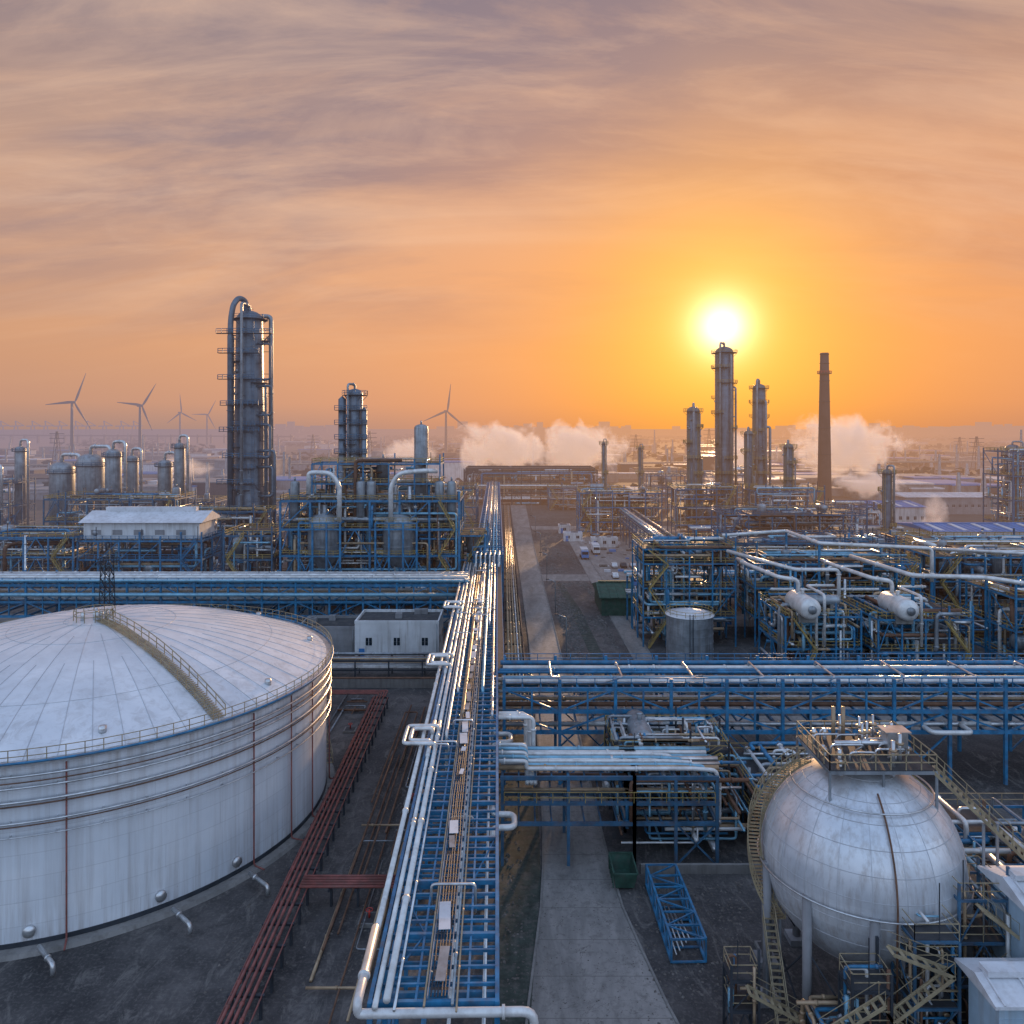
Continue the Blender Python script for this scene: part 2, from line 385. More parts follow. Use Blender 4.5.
def rack(A,O,u,L,W,zs,bay=6,pipes=(),steel='blue_steel',th=.3,sub=3,brace=True,top_over=0,truss=False,rails=False):
    S=A.p('frame',steel); O=Vector(O);u=Vector(u).normalized(); v=Vector((u.y,-u.x,0))
    P=lambda a,b,z:O+u*a+v*b+Vector((0,0,z))
    k=max(1,int(round(L/bay)));bl=L/k; top=zs[-1]
    for i in range(k+1):
        a=i*bl
        for b in(0,W): S.beam(P(a,b,0),P(a,b,top+top_over),th,th)
        for z in zs: S.beam(P(a,0,z),P(a,W,z),th*.8,th*1.1)
        if i<k:
            for z in zs:
                for q in range(1,sub): S.beam(P(a+bl*q/sub,0,z),P(a+bl*q/sub,W,z),th*.5,th*.6)
            for b in(0,W):
                if brace and i%3==1:
                    S.beam(P(a,b,0),P(a+bl,b,zs[0]),th*.5); S.beam(P(a+bl,b,0),P(a,b,zs[0]),th*.5)
                if truss:
                    for z0,z1 in zip(zs[:-1],zs[1:]):
                        S.beam(P(a+bl/2,b,z0),P(a+bl/2,b,z1),th*.6)
                        if i%2: S.beam(P(a,b,z0),P(a+bl,b,z1),th*.5)
                        else: S.beam(P(a,b,z1),P(a+bl,b,z0),th*.5)
    for z in zs:
        for b in(0,W): S.beam(P(-.2,b,z),P(L+.2,b,z),th*.8,th*1.2)
    for (off,z,r,m) in pipes:
        A.p('pipe_run_'+m,m).tube([P(-R.random()*1.0,off,z+r+th*.6),P(L+R.random(),off,z+r+th*.6)],r,8)
        for q in range(int(L/12)):
            a=R.uniform(2,L-2); A.p('pipe_run_'+m,m).tube([P(a,off,z+r+th*.6),P(a+.25,off,z+r+th*.6)],r*1.35,8)
def fillpipes(W,z,n,rs=(.12,.34),mats=('silver','white_pipe','pale_blue_pipe','silver_dull','tan_pipe','blue_steel'),gap=.12,start=.4):
    out=[];x=start
    while x<W-.4:
        r=R.uniform(*rs)
        if R.random()<n: out.append((x+r,z,r,R.choice(mats)))
        x+=2*r+gap+R.random()*.25
    return out
def column(name,x,y,r,h,m='column_steel',plats=8,pipes=3,seg=None,z0=0,side=0,rail='yellow_rail',top_loop=True,base=True):
    A=Asset(name,(x,y,0)); S=A.p('shell',m)
    seg=seg or [(0,r),(1,r)]
    prof=[]
    for i,(f,rr) in enumerate(seg): prof.append((rr,z0+f*(h-z0-r*.7)))
    rt=seg[-1][1]
    for i in range(1,6): a=i/5*pi/2; prof.append((rt*math.cos(a)+.001,h-r*.7+rt*.7*math.sin(a)))
    S.rev(prof,(x,y,0),28)
    def rad(z):
        f=(z-z0)/(h-z0-r*.7)
        for (f0,a),(f1,b) in zip(seg[:-1],seg[1:]):
            if f0<=f<=f1: return a+(b-a)*(f-f0)/max(1e-6,f1-f0)
        return rt
    k=int(h/2.6)
    for i in range(1,k): z=z0+(h-z0-r)*i/k; S.ring((x,y,z),rad(z)+.03,.09,28,4)
    G=A.p('platform_grating','grating');Y=A.p('platform_railing',rail);L=A.p('ladder',rail)
    for i in range(plats):
        z=z0+(h-z0-r*.6)*(i+1)/plats-.6; q=rad(z)
        a0=R.uniform(-pi,pi) if i<plats-1 else 0; a1=a0+(R.uniform(1.6,4.5) if i<plats-1 else 2*pi)
        w=1.1+.12*r; n=14
        G.rev([(q,0),(q+w,0),(q+w,.15),(q,.15),(q,0)],(x,y,z),n,a0,a1,False)
        Y.rail([(x+(q+w)*math.cos(a0+(a1-a0)*j/n),y+(q+w)*math.sin(a0+(a1-a0)*j/n),z+.15) for j in range(n+1)],1.2,.11,2)
        for j in range(0,n,3):
            a=a0+(a1-a0)*j/n; Y.beam((x+q*math.cos(a),y+q*math.sin(a),z-1.4),(x+(q+w)*math.cos(a),y+(q+w)*math.sin(a),z),.12)
    for a in (-pi/2+.5,-pi/2-.9):
        cx,cy=math.cos(a),math.sin(a); q=max(s[1] for s in seg)+.35
        for d_ in(-.3,.3): L.beam((x+q*cx-d_*cy,y+q*cy+d_*cx,1),(x+q*cx-d_*cy,y+q*cy+d_*cx,h-2),.09)
        for i in range(int(h/1.2)): L.beam((x+q*cx+.3*cy,y+q*cy-.3*cx,1+i*1.2),(x+q*cx-.3*cy,y+q*cy+.3*cx,1+i*1.2),.07)
    for i in range(pipes):
        a=side+(-.9+1.0*i)+R.uniform(-.15,.15); rp=R.uniform(.22,.5)*(r/4+.4); q=max(s[1] for s in seg)+rp+.5
        zt=h*R.uniform(.55,.98) if i else h+1.2
        px,py=x+q*math.cos(a),y+q*math.sin(a)
        pts=[(x,y,zt)] if i==0 else [(x+r*.8*math.cos(a),y+r*.8*math.sin(a),zt)]
        pts+=[(px,py,zt),(px,py,3)]
        if i==0: pts=[(x,y,h-.5)]+pts
        A.p('riser_pipe','silver_dull').pipe(pts,rp,8)
        for z in range(6,int(zt)-2,7): A.p('pipe_clamp','dark_steel').beam((x,y,z),(px,py,z),.15)
    for i in range(int(h/5)):
        z=R.uniform(4,h-4); a=R.uniform(-pi,0); q=rad(z)
        A.p('nozzles','silver_dull').tube([(x+q*.9*math.cos(a),y+q*.9*math.sin(a),z),(x+(q+.6)*math.cos(a),y+(q+.6)*math.sin(a),z)],R.uniform(.2,.5),8)
    if base: A.p('foundation','concrete').rev([(r*1.25,0),(r*1.25,1.2),(.01,1.2)],(x,y,0),16,sm=False)
    return A
def building(name,x0,x1,y0,y1,h,wall='white_wall',roof='dark_roof',storeys=1,win=True,gable=False,par=.6,z0=0,sp=3.2,pitch=.13):
    A=Asset(name,(x0,y0,z0)); W=A.p('walls',wall);Rf=A.p('roof',roof)
    W.box(x0,x1,y0,y1,z0,z0+h)
    if gable:
        ym=(y0+y1)/2;o=.6;zr=z0+h+ (y1-y0)*pitch
        Rf.add([(x0-o,y0-o,z0+h+.05),(x1+o,y0-o,z0+h+.05),(x1+o,ym,zr),(x0-o,ym,zr),(x0-o,y1+o,z0+h+.05),(x1+o,y1+o,z0+h+.05),
                (x0-o,y0-o,z0+h-.15),(x1+o,y0-o,z0+h-.15),(x0-o,y1+o,z0+h-.15),(x1+o,y1+o,z0+h-.15)],
               [(0,1,2,3),(3,2,5,4),(6,7,1,0),(9,8,4,5),(6,0,3,4,8),(7,9,5,2,1),(6,8,9,7)])
        for i in range(int((x1-x0)/2)):
            x=x0+i*2; Rf.beam((x,y0-o,z0+h+.1),(x,ym,zr+.05),.12); 
        Rf.box(x0,x1,ym-.5,ym+.5,zr,zr+.35)
        if x1-x0>20:
            for q in range(5): A.p('skylights','white_roof').beam((x0+(q+.5)*(x1-x0)/5,y0+1,z0+h+.25),(x0+(q+.5)*(x1-x0)/5,ym-1,zr+.1),1.6,.1)
    else:
        Rf.box(x0+.3,x1-.3,y0+.3,y1-.3,z0+h+.003,z0+h+.1)
        Pp=A.p('parapet',wall)
        Pp.box(x0-.05,x1+.05,y0-.05,y0+.25,z0+h+.002,z0+h+par);Pp.box(x0-.05,x1+.05,y1-.25,y1+.05,z0+h+.002,z0+h+par)
        Pp.box(x0-.05,x0+.25,y0+.25,y1-.25,z0+h+.002,z0+h+par);Pp.box(x1-.25,x1+.05,y0+.25,y1-.25,z0+h+.002,z0+h+par)
        E=A.p('roof_units','grey_wall')
        for i in range(3):
            x=R.uniform(x0+.5,max(x0+.6,x1-2.5));y=R.uniform(y0+.5,max(y0+.6,y1-2)); E.box(x,x+1.3,y,y+1,z0+h+.1,z0+h+1.1)
    if win:
        Wn=A.p('windows','glass_dark');Fr=A.p('window_frames','white_roof')
        k=max(1,int((x1-x0)/sp))
        for s_ in range(storeys):
            zz=z0+h*(s_+.4)/storeys; hh=min(1.5,h/storeys*.4)
            for i in range(k):
                x=x0+(i+.5)*(x1-x0)/k
                Wn.box(x-.6,x+.6,y0-.03,y0+.02,zz,zz+hh)
                Fr.box(x-.7,x+.7,y0-.07,y0-.002,zz-.12,zz-.002);Fr.box(x-.04,x+.04,y0-.06,y0-.032,zz,zz+hh)
            for j in range(max(1,int((y1-y0)/3.5))):
                y=y0+(j+.5)*(y1-y0)/max(1,int((y1-y0)/3.5))
                for xx in (x0,x1): Wn.box(xx-.03,xx+.03,y-.6,y+.6,zz,zz+hh)
        D=A.p('door','blue_roof'); D.box(x0+.8,x0+1.9,y0-.05,y0+.01,z0,z0+2.2)
    dp=A.p('downpipe','silver_dull'); dp.tube([(x1-.4,y0-.12,z0),(x1-.4,y0-.12,z0+h)],.07,6)
    for q in range(int(h/1.2)): A.p('cladding_ribs',wall).box(x0-.04,x1+.04,y0-.03,y0-.002,z0+q*1.2+1.1,z0+q*1.2+1.14)
    A.build()
# ================================================================== GROUND & ROADS
A=Asset('ground'); g=A.p('ground','ground'); g.add([(-15000,-500,0),(15000,-500,0),(15000,30000,0),(-15000,30000,0)],[(0,1,2,3)]); A.build()
def strip(name,pts,m,z,kerb=False):
    A=Asset(name); p=A.p('surface',m); K=A.p('kerb','concrete')
    for (x0,x1,y),(x2,x3,y2) in zip(pts[:-1],pts[1:]):
        p.add([(x0,y,z),(x1,y,z),(x3,y2,z),(x2,y2,z)],[(0,1,2,3)])
        if kerb:
            K.beam((x0-.1,y,.06),(x2-.1,y2,.06),.2,.13);K.beam((x1+.1,y,.06),(x3+.1,y2,.06),.2,.13)
    A.build()
strip('concrete_road',[(0.5,15,46),(0.8,13.2,54),(1.4,12,60),(2.1,11.1,66),(2.8,10.3,72),(3.3,10.0,79),(3.6,9.9,86),(3.8,9.8,110),(3.7,9.6,163),(1.5,8.2,300),(-.8,7.8,449),(-4,6,700)],'road_concrete',.008,True)
strip('side_road',[(9.9,120,113),(9.9,120,120)],'road_concrete',.012)
strip('side_road',[(9.0,62,226),(9.0,62,236)],'road_concrete',.012)
strip('side_road',[(9.0,170,340),(8.6,170,352)],'road_concrete',.012)
strip('yard_lane',[(24,28,124),(23.5,27,180),(22.5,26,330)],'road_concrete',.016,True)
strip('concrete_yard',[(27.5,62,174),(27,62,226)],'road_concrete',.012)
strip('concrete_yard',[(27,70,236),(25.5,75,338)],'road_concrete',.012)
strip('concrete_yard',[(-200,-3,178),(-200,-3,186)],'road_concrete',.012)
A=Asset('rubble_ground'); p=A.p('rubble','rubble')
def stone(x,y,s_):
    a=R.uniform(0,3)
    vs=[(x+s_*math.cos(a+k*pi/2)*R.uniform(.6,1.3),y+s_*math.sin(a+k*pi/2)*R.uniform(.6,1.3),0) for k in range(4)]+[(x,y,s_*R.uniform(.4,.9))]
    p.add(vs,[(0,1,4),(1,2,4),(2,3,4),(3,0,4)])
for i in range(5200):
    x=R.uniform(11,22);y=R.uniform(126,224) if R.random()<.7 else R.uniform(238,330)
    if math.sin(x*.6)+math.sin(y*.13+x*.2)+R.uniform(-.6,.6)<0: continue
    stone(x,y,R.uniform(.1,.45))
for i in range(3600):
    x,y=R.choice(((R.uniform(-14,-10),R.uniform(50,150)),(R.uniform(11,26),R.uniform(60,96)),(R.uniform(-1,2.0),R.uniform(52,120)),(R.uniform(-25,-8),R.uniform(60,130)),(R.uniform(10,24),R.uniform(52,76)),(R.uniform(1,11),R.uniform(50,76))))
    sc_=.5 if 1<x<11 else 1
    stone(x,y,R.uniform(.04,.2)*sc_)
A.build()
strip('green_ground_net',[(16,18.6,130),(14.5,17,190),(13,14.5,222)],'green_soil',.02)
strip('soil_bed',[(-1.5,0.9,52),(-1.5,2.0,66),(-1.5,2.9,76),(-1.5,3.3,112)],'green_soil',.016)
strip('dark_soil_bed',[(11,24,84),(11.5,40,97)],'dark_roof',.012)
A=Asset('yard_ground_pipes',(-16,80,0))
messy(A,(-17,-9.5,56,128,.15,.9),16,(.06,.12),('silver_dull','rusty_pipe','tan_pipe'),3)
messy(A,(-28,-22.5,112,130,.15,.9),8,(.08,.14),('silver_dull','rusty_pipe'),3)
A.build()
for (x,y) in ((-13,70),(-12,92),(-14,112),(-24,114),(15.5,56),(22,66)):
    A=Asset('valve_pit',(x,y,0)); A.p('curb','concrete').box(x-.9,x+.9,y-.9,y+.9,0,.35); A.p('cover','grating').box(x-.7,x+.7,y-.7,y+.7,.352,.4); A.p('valve','red_paint').tube([(x,y,.4),(x,y,1.1)],.09,8); A.p('valve','red_paint').ring((x,y,1.1),.3,.04,12,5); A.build()
# ================================================================== STORAGE TANK (left)
TX,TY,TR,TH=-50,92,27,16.4
A=Asset('storage_tank',(TX,TY,0)); S=A.p('shell','tank_shell')
S.rev([(TR,.35),(TR,TH)],(TX,TY,0),160)
A.p('foundation','concrete').rev([(TR+1.2,0),(TR+1.0,.35),(TR-.5,.352)],(TX,TY,0),128,sm=False)
A.p('base_chime','dark_steel').rev([(TR+.1,.36),(TR+.1,.75),(TR-.05,.76)],(TX,TY,0),128,sm=False)
dome=A.p('dome_roof','tank_roof'); DH=5.8
def dz(r): return TH+DH*(1-(r/(TR))**2)
prof=[(TR*(1-i/20)+.001,dz(TR*(1-i/20))) for i in range(21)]
dome.rev(prof,(TX,TY,0),160)
Q=A.p('roof_seams','seam')
for k in range(64):
    a=2*pi*k/64
    Q.tube([(TX+TR*i/20*math.cos(a),TY+TR*i/20*math.sin(a),dz(TR*i/20)+.01) for i in range(2 if k%4==0 else (5 if k%2==0 else 10),21)],.04,4)
for rr in (.12,.33,.75): Q.ring((TX,TY,dz(TR*rr)+.01),TR*rr,.03,96,4)
W=A.p('wind_girders','silver')
W.rev([(TR,-.15),(TR+.75,-.15),(TR+.75,.05),(TR,.05)],(TX,TY,TH-.1),128,sm=False)
for z,r in ((TH-1.2,.12),(TH-2.2,.10),(TH-3.4,.13),(TH-5.2,.10),(TH-6.4,.06)):
    W.ring((TX,TY,z),TR+.55,r,128,6)
    for k in range(48):
        a=2*pi*k/48; W.beam((TX+TR*math.cos(a),TY+TR*math.sin(a),z),(TX+(TR+.6)*math.cos(a),TY+(TR+.6)*math.sin(a),z),.08)
A.p('cooling_ring','rusty_pipe').ring((TX,TY,TH-3.75),TR+.5,.07,128,6)
A.p('cooling_ring','rusty_pipe').ring((TX,TY,TH-1.75),TR+.5,.06,128,6)
A.p('cooling_ring','rusty_pipe').ring((TX,TY,TH-5.5),TR+.5,.06,128,6)
A.p('rim_edge','blue_steel').ring((TX,TY,TH+.05),TR+.8,.12,128,6)
Y=A.p('roof_railing','cream_rail')
Y.rail([(TX+(TR+.7)*math.cos(2*pi*k/120),TY+(TR+.7)*math.sin(2*pi*k/120),TH) for k in range(120)],1.15,.06,2.,True)
ang=math.radians(-38); c,s_=math.cos(ang),math.sin(ang)
for sd in(-.65,.65):
    pts=[(TX+TR*q/16*c-sd*s_,TY+TR*q/16*s_+sd*c,dz(TR*q/16)+.15) for q in range(1,17)]
    Y.rail(pts,1.15,.07,1.6)
st=A.p('roof_walkway','cream_rail')
for q in range(80):
    r=TR*(1+q/5.3)/16; st.beam((TX+r*c+.65*s_,TY+r*s_-.65*c,dz(r)+.15),(TX+r*c-.65*s_,TY+r*s_+.65*c,dz(r)+.15),.2,.05)
rp=A.p('centre_platform','cream_rail'); rp.rail([(TX+2.2*math.cos(2*pi*k/12),TY+2.2*math.sin(2*pi*k/12),dz(2)) for k in range(12)],1.2,.07,2,True)
for k in range(9):
    a=R.uniform(0,6.28);r=R.uniform(.2,1.8); A.p('roof_vents','silver').tube([(TX+r*math.cos(a),TY+r*math.sin(a),dz(1)-.2),(TX+r*math.cos(a),TY+r*math.sin(a),dz(1)+1.0)],.22,8)
for deg in (-80,-60,-20,20,60,100,150):
    a=math.radians(deg); x,y=TX+(TR-2)*math.cos(a),TY+(TR-2)*math.sin(a); A.p('roof_manholes','silver').tube([(x,y,dz(TR-2)-.1),(x,y,dz(TR-2)+.5)],.35,12)
V=A.p('foam_risers','red_pipe')
for deg in (-66,-30,-18,-105,-8,12,40,75,120,170,210,-85):
    a=math.radians(deg); r=TR+.35
    V.pipe([(TX+(r+1.5)*math.cos(a),TY+(r+1.5)*math.sin(a),.4),(TX+r*math.cos(a),TY+r*math.sin(a),.4),(TX+r*math.cos(a),TY+r*math.sin(a),TH-.5)],.085,6,False)
for deg in (-50,-72,-34):
    a=math.radians(deg); r=TR+.3; x,y=TX+r*math.cos(a),TY+r*math.sin(a)
    A.p('shell_manhole','silver').tube([(TX+(TR-.1)*math.cos(a),TY+(TR-.1)*math.sin(a),1.6),(x,y,1.6)],.5,14)
    A.p('shell_nozzle','silver').pipe([(x+1.5,y-1,1.1),(x+4,y-3.2,1.1),(x+4,y-3.2,.3)],.2,8)
ST=A.p('spiral_stair','cream_rail'); n=44
pp=[]
for i in range(n+1):
    a=math.radians(22+62*i/n); z=.4+(TH-.4)*i/n; pp.append((a,z))
for i in range(n):
    (a,z),(b,z2)=pp[i],pp[i+1]
    for rr in(TR+.25,TR+1.15):
        ST.beam((TX+rr*math.cos(a),TY+rr*math.sin(a),z),(TX+rr*math.cos(b),TY+rr*math.sin(b),z2),.07,.22)
    rr=TR+1.15; ST.beam((TX+rr*math.cos(a),TY+rr*math.sin(a),z+1.05),(TX+rr*math.cos(b),TY+rr*math.sin(b),z2+1.05),.06)
    ST.beam((TX+rr*math.cos(a),TY+rr*math.sin(a),z),(TX+rr*math.cos(a),TY+rr*math.sin(a),z+1.05),.05)
    ST.beam((TX+(TR+.25)*math.cos(a),TY+(TR+.25)*math.sin(a),z),(TX+rr*math.cos(a),TY+rr*math.sin(a),z),.28,.05)
A.build()
# ================================================================== SPHERICAL TANK
SX,SY,SZ,SR=27.4,60.5,11.4,7.4
A=Asset('spherical_storage_tank',(SX,SY,0)); S=A.p('sphere_shell','sphere_shell')
S.rev([(SR*math.sin(pi*i/40)+.0005,-SR*math.cos(pi*i/40)) for i in range(41)],(SX,SY,SZ),72)
Q=A.p('plate_seams','seam')
for k in range(20):
    a=2*pi*k/20
    Q.tube([(SX+SR*math.sin(pi*i/32)*math.cos(a),SY+SR*math.sin(pi*i/32)*math.sin(a),SZ-SR*math.cos(pi*i/32)) for i in range(5,28)],.03,4)
for lat in (-52,-24,-10,4,17,30,43,55,70):
    a=math.radians(lat); Q.ring((SX,SY,SZ+SR*math.sin(a)),SR*math.cos(a),.028,72,4)
rg=A.p('sprinkler_rings','silver')
for lat in (-4,48):
    a=math.radians(lat); rg.ring((SX,SY,SZ+(SR+.3)*math.sin(a)),(SR+.3)*math.cos(a),.07,72,6)
Lg=A.p('support_legs','grey_wall'); Br=A.p('leg_bracing','dark_steel')
for k in range(10):
    a=2*pi*k/10+.02; b=2*pi*(k+1)/10+.02; r=SR-.05
    x,y=SX+r*math.cos(a),SY+r*math.sin(a); x2,y2=SX+r*math.cos(b),SY+r*math.sin(b)
    Lg.tube([(x,y,0),(x,y,SZ-.5)],.34,10); Lg.box(x-.8,x+.8,y-.8,y+.8,0,.5)
    Br.tube([(x,y,1),(x2,y2,SZ-4.5)],.07,5);Br.tube([(x2,y2,1),(x,y,SZ-4.5)],.07,5)
Y=A.p('railing','cream_rail'); G=A.p('platform_grating','grating'); F=A.p('platform_frame','silver_dull')
tz=SZ+SR+.5; x0,x1,y0,y1=SX-3.6,SX+4.4,SY-3.0,SY+3.6
G.box(x0,x1,y0,y1,tz,tz+.08)
for a,b in (((x0,y0),(x1,y0)),((x1,y0),(x1,y1)),((x1,y1),(x0,y1)),((x0,y1),(x0,y0))): F.beam((a[0],a[1],tz-.12),(b[0],b[1],tz-.12),.14,.24)
Y.rail([(x0,y0,tz+.08),(x1,y0,tz+.08),(x1,y1,tz+.08),(x0,y1,tz+.08)],1.15,.07,1.1,True)
for x in (x0,x1,(x0+x1)/2):
    for y in (y0,y1): F.beam((x,y,tz-.1),(x,y,SZ+math.sqrt(max(.1,SR**2-(x-SX)**2-(y-SY)**2))-.2),.16)
T=A.p('top_piping','silver'); T2=A.p('top_valves','tan_pipe')
for i in range(22):
    x=R.uniform(x0+.6,x1-.6);y=R.uniform(y0+.6,y1-.6);h=R.uniform(.5,2.2)
    T.tube([(x,y,tz-.6),(x,y,tz+h)],R.uniform(.07,.18),8); T2.tube([(x,y,tz+h*.6),(x,y,tz+h*.6+.15)],.3,8)
for i in range(9):
    x=R.uniform(x0+.6,x1-2);y=R.uniform(y0+.4,y1-.4);T.pipe([(x,y,tz),(x,y,tz+.9),(x+R.uniform(1,3),y,tz+.9),(x+R.uniform(1,3),y+.3,tz+.1)],.09,6)
T.pipe([(SX-2,SY,tz+.9),(SX+2.5,SY,tz+.9),(SX+2.5,SY+1.5,tz+.9),(SX+2.5,SY+1.5,tz-.3)],.2,8)
bx=A.p('relief_valve_box','silver'); bx.box(SX+1.9,SX+3.5,SY-.6,SY+.6,tz+.7,tz+1.9); bx.box(SX+1.7,SX+3.7,SY-.75,SY+.75,tz+1.902,tz+2.0)
for q in (SX+2,SX+3.4): bx.beam((q,SY-.5,tz),(q,SY-.5,tz+.7),.1)
A.p('vent_stack','tan_pipe').tube([(SX-1,SY+2.6,tz),(SX-1,SY+2.6,tz+2.8)],.16,8);A.p('vent_stack','tan_pipe').tube([(SX-.2,SY+2.6,tz),(SX-.2,SY+2.6,tz+2.8)],.16,8)
def sp(a,lat,off): 
    return (SX+(SR+off)*math.cos(lat)*math.cos(a),SY+(SR+off)*math.cos(lat)*math.sin(a),SZ+(SR+off)*math.sin(lat))
n=52
prev=None
for i in range(n+1):
    t=i/n; lat=math.radians(62-100*t); a=math.radians(158+26*t)
    i1=Vector(sp(a,lat,.25));o1=Vector(sp(a,lat,.25))+Vector((math.cos(a),math.sin(a),0))*.95
    Y.beam(i1,o1,.26,.04)
    if i%2==0: Y.beam(o1,o1+Vector((0,0,1.1)),.05); Y.beam(i1,i1+Vector((0,0,1.1)),.05)
    if prev:
        for q in (0,.55,1.1):
            Y.beam(prev[0]+Vector((0,0,q)),i1+Vector((0,0,q)),.05,.16 if q==0 else .05);Y.beam(prev[1]+Vector((0,0,q)),o1+Vector((0,0,q)),.05,.16 if q==0 else .05)
    prev=(i1,o1)
q=prev[1]; 
for dx in(-.5,.5): F.beam((q.x+dx,q.y,0),(q.x+dx,q.y,q.z),.15)
Y.stairs((q.x-1,q.y-6,.2),(q.x-.4,q.y,q.z),.9)
a=Vector((x1,y0+.5,tz)); b=Vector((x1+9,y0-5.5,10.2)); 
Y.stairs(tuple(b),tuple(a),1.1,.1)
for t in (.0,.33,.66):
    p_=b.lerp(a,t); F.beam((p_.x-.5,p_.y,0),(p_.x-.5,p_.y,p_.z),.15); F.beam((p_.x+.5,p_.y,0),(p_.x+.5,p_.y,p_.z),.15)
rr=A.p('drain_riser','rusty_pipe')
rr.tube([sp(math.radians(-96),math.radians(l),.2) for l in range(60,-10,-4)]+[(SX-.9,SY-SR-.2,2)],.07,6)
A.build()
def tower(x0,x1,y0,y1,zs,pn,st='dark_steel',nx=1):
    A=Asset('stair_tower',(x0,y0,0)); block(A,x0,x1,y0,y1,zs,nx,1,st,'cream_rail',.8,pn,0,0,.17,.6,.05,True,(.06,.15)); A.build()
tower(22.6,25.2,51,53,[2.5,5,7.5],16)
tower(27.0,30.0,51.5,54.5,[3,6,9.0,10.5],22,'blue_steel_dull')
tower(16.0,18.0,56,58,[2.4,4.6],8)
tower(31.2,34.6,53.6,57,[3,6,9,12],26,'blue_steel_dull')
A=Asset('pump_skid',(24,54,0)); messy(A,(19.5,33,50,55,.4,5.2),80,(.06,.2)); 
for x in (20.5,23.5,26.5): drum(A,x,53,1.6,.6,2.2,'y','pump_body','silver_dull',12)
A.build()
building('pump_house',30.2,34.4,47.6,50.8,9.5,'light_blue_clad','white_roof',1,False,True,pitch=.2)
building('pump_house',34.6,39.5,51.0,55.5,13.0,'light_blue_clad','white_roof',1,False,True,pitch=.2)
A=Asset('pipe_manifold',(36,60,0)); block(A,35.5,48,57.5,72,[3.5,6.5,9.5],3,3,'blue_steel','cream_rail',.25,110,1,1,.2,.4,.06,True,(.08,.22)); A.build()
# ================================================================== CENTRAL PIPE RACK
ux=-0.0195; U=(ux,1,0)
A=Asset('pipe_rack',(-7.5,44,0))
W=7.3; O=(-.85-W,44,0)
pl=[]
for off,r,m in ((.40,.17,'white_pipe'),(1.0,.22,'white_pipe'),(1.5,.09,'silver')): pl.append((off,12,r,m))
for off,r,m in ((3.15,.07,'tan_pipe'),(4.75,.09,'silver_dull'),(5.0,.06,'tan_pipe')): pl.append((off,12,r,m))
pl+=fillpipes(W,8.2,.28,(.10,.2),('white_pipe','silver','silver_dull','tan_pipe','blue_steel'),.3)
rack(A,O,U,141,W,[4.8,8.2,12],6,pl,'blue_steel',.30,4,True)
v=Vector((1,-ux,0)); u=Vector((ux,1,0))
def CP(a,b,z): return Vector(O)+u*a+v*b+Vector((0,0,z))
for b in (2.6,5.6): A.p('frame','blue_steel').beam(CP(0,b,11.95),CP(141,b,11.95),.14,.2)
for i in range(23):
    if R.random()<.6:
        a=i*6.13; b0,b1=R.choice(((0,2.6),(2.6,0),(5.6,W),(W,5.6))); A.p('frame','blue_steel').beam(CP(a,b0,11.9),CP(a+6.1,b1,11.9),.1)
for off,a0,r,m in ((1.9,38,.18,'white_pipe'),(2.4,52,.2,'silver'),(3.4,44,.2,'tan_pipe'),(4.1,62,.16,'silver'),(5.5,52,.22,'pale_blue_pipe'),(6.75,44,.16,'silver'),(4.5,75,.2,'white_pipe'),(6.0,85,.2,'silver'),(3.0,90,.18,'tan_pipe')):
    A.p('pipe_run_'+m,m).pipe([CP(a0,off,8),CP(a0,off,12.2+r),CP(141,off,12.2+r)],r,8)
Tt=A.p('cable_tray','silver_dull')
for b in (3.3,4.5): Tt.beam(CP(0,b,12.35),CP(141,b,12.35),.06,.16)
for i in range(200):
    a=i*.7; 
    if R.random()<.6: Tt.beam(CP(a,3.3,12.3),CP(a,4.5,12.3),.07,.04)
cbl=A.p('cables','dark_steel')
for i in range(5):
    b=3.5+i*.19; cbl.tube([CP(a,b+R.uniform(-.05,.05),12.38) for a in range(0,141,3)],.05,5)
cv=A.p('tray_covers','white_roof'); cv2=A.p('tray_covers_weathered','silver_dull')
a=1
while a<138:
    L_=R.uniform(.5,3.4); 
    if R.random()<.75: 
        bb=3.9+R.uniform(-.15,.15); (cv if R.random()<.5 else cv2).beam(CP(a,bb,12.5+R.uniform(0,.06)),CP(a+L_,bb+R.uniform(-.18,.18),12.5+R.uniform(0,.12)),R.uniform(.3,.8),.03)
    a+=L_+R.uniform(.1,1.0)
A.p('header_pipe','white_pipe').pipe([CP(6,-.6,12.5),CP(-.6,-.6,12.5),CP(-.6,-.6,11.9),CP(-.6,9.4,11.9),CP(-.6,9.4,9.5)],.26,12)
A.p('header_pipe','white_pipe').pipe([CP(140,-.5,12.4),CP(6,-.5,12.4)],.2,10)
for a0,w_ in ((36,1),(62,1),(95,1)):
    for k,(r,m) in enumerate(((.22,'white_pipe'),(.2,'silver'))):
        s0=1.6+.7*k
        A.p('expansion_loop','white_pipe').pipe([CP(a0-4,.4+k*.6,12.5),CP(a0-s0,.4+k*.6,12.5),CP(a0-s0,.4+k*.6,13.1),CP(a0-s0,-1.6-k*.6,13.1),CP(a0+s0,-1.6-k*.6,13.1),CP(a0+s0,.4+k*.6,13.1),CP(a0+s0,.4+k*.6,12.5),CP(a0+5,.4+k*.6,12.5)],r,8,False)
for a0 in (27,46,66):
    A.p('expansion_loop','white_pipe').pipe([CP(a0-3,6.9,8.6),CP(a0-1.2,6.9,8.6),CP(a0-1.2,8.9,8.6),CP(a0+1.2,8.9,8.6),CP(a0+1.2,6.9,8.6),CP(a0+3,6.9,8.6)],.28,8,False)
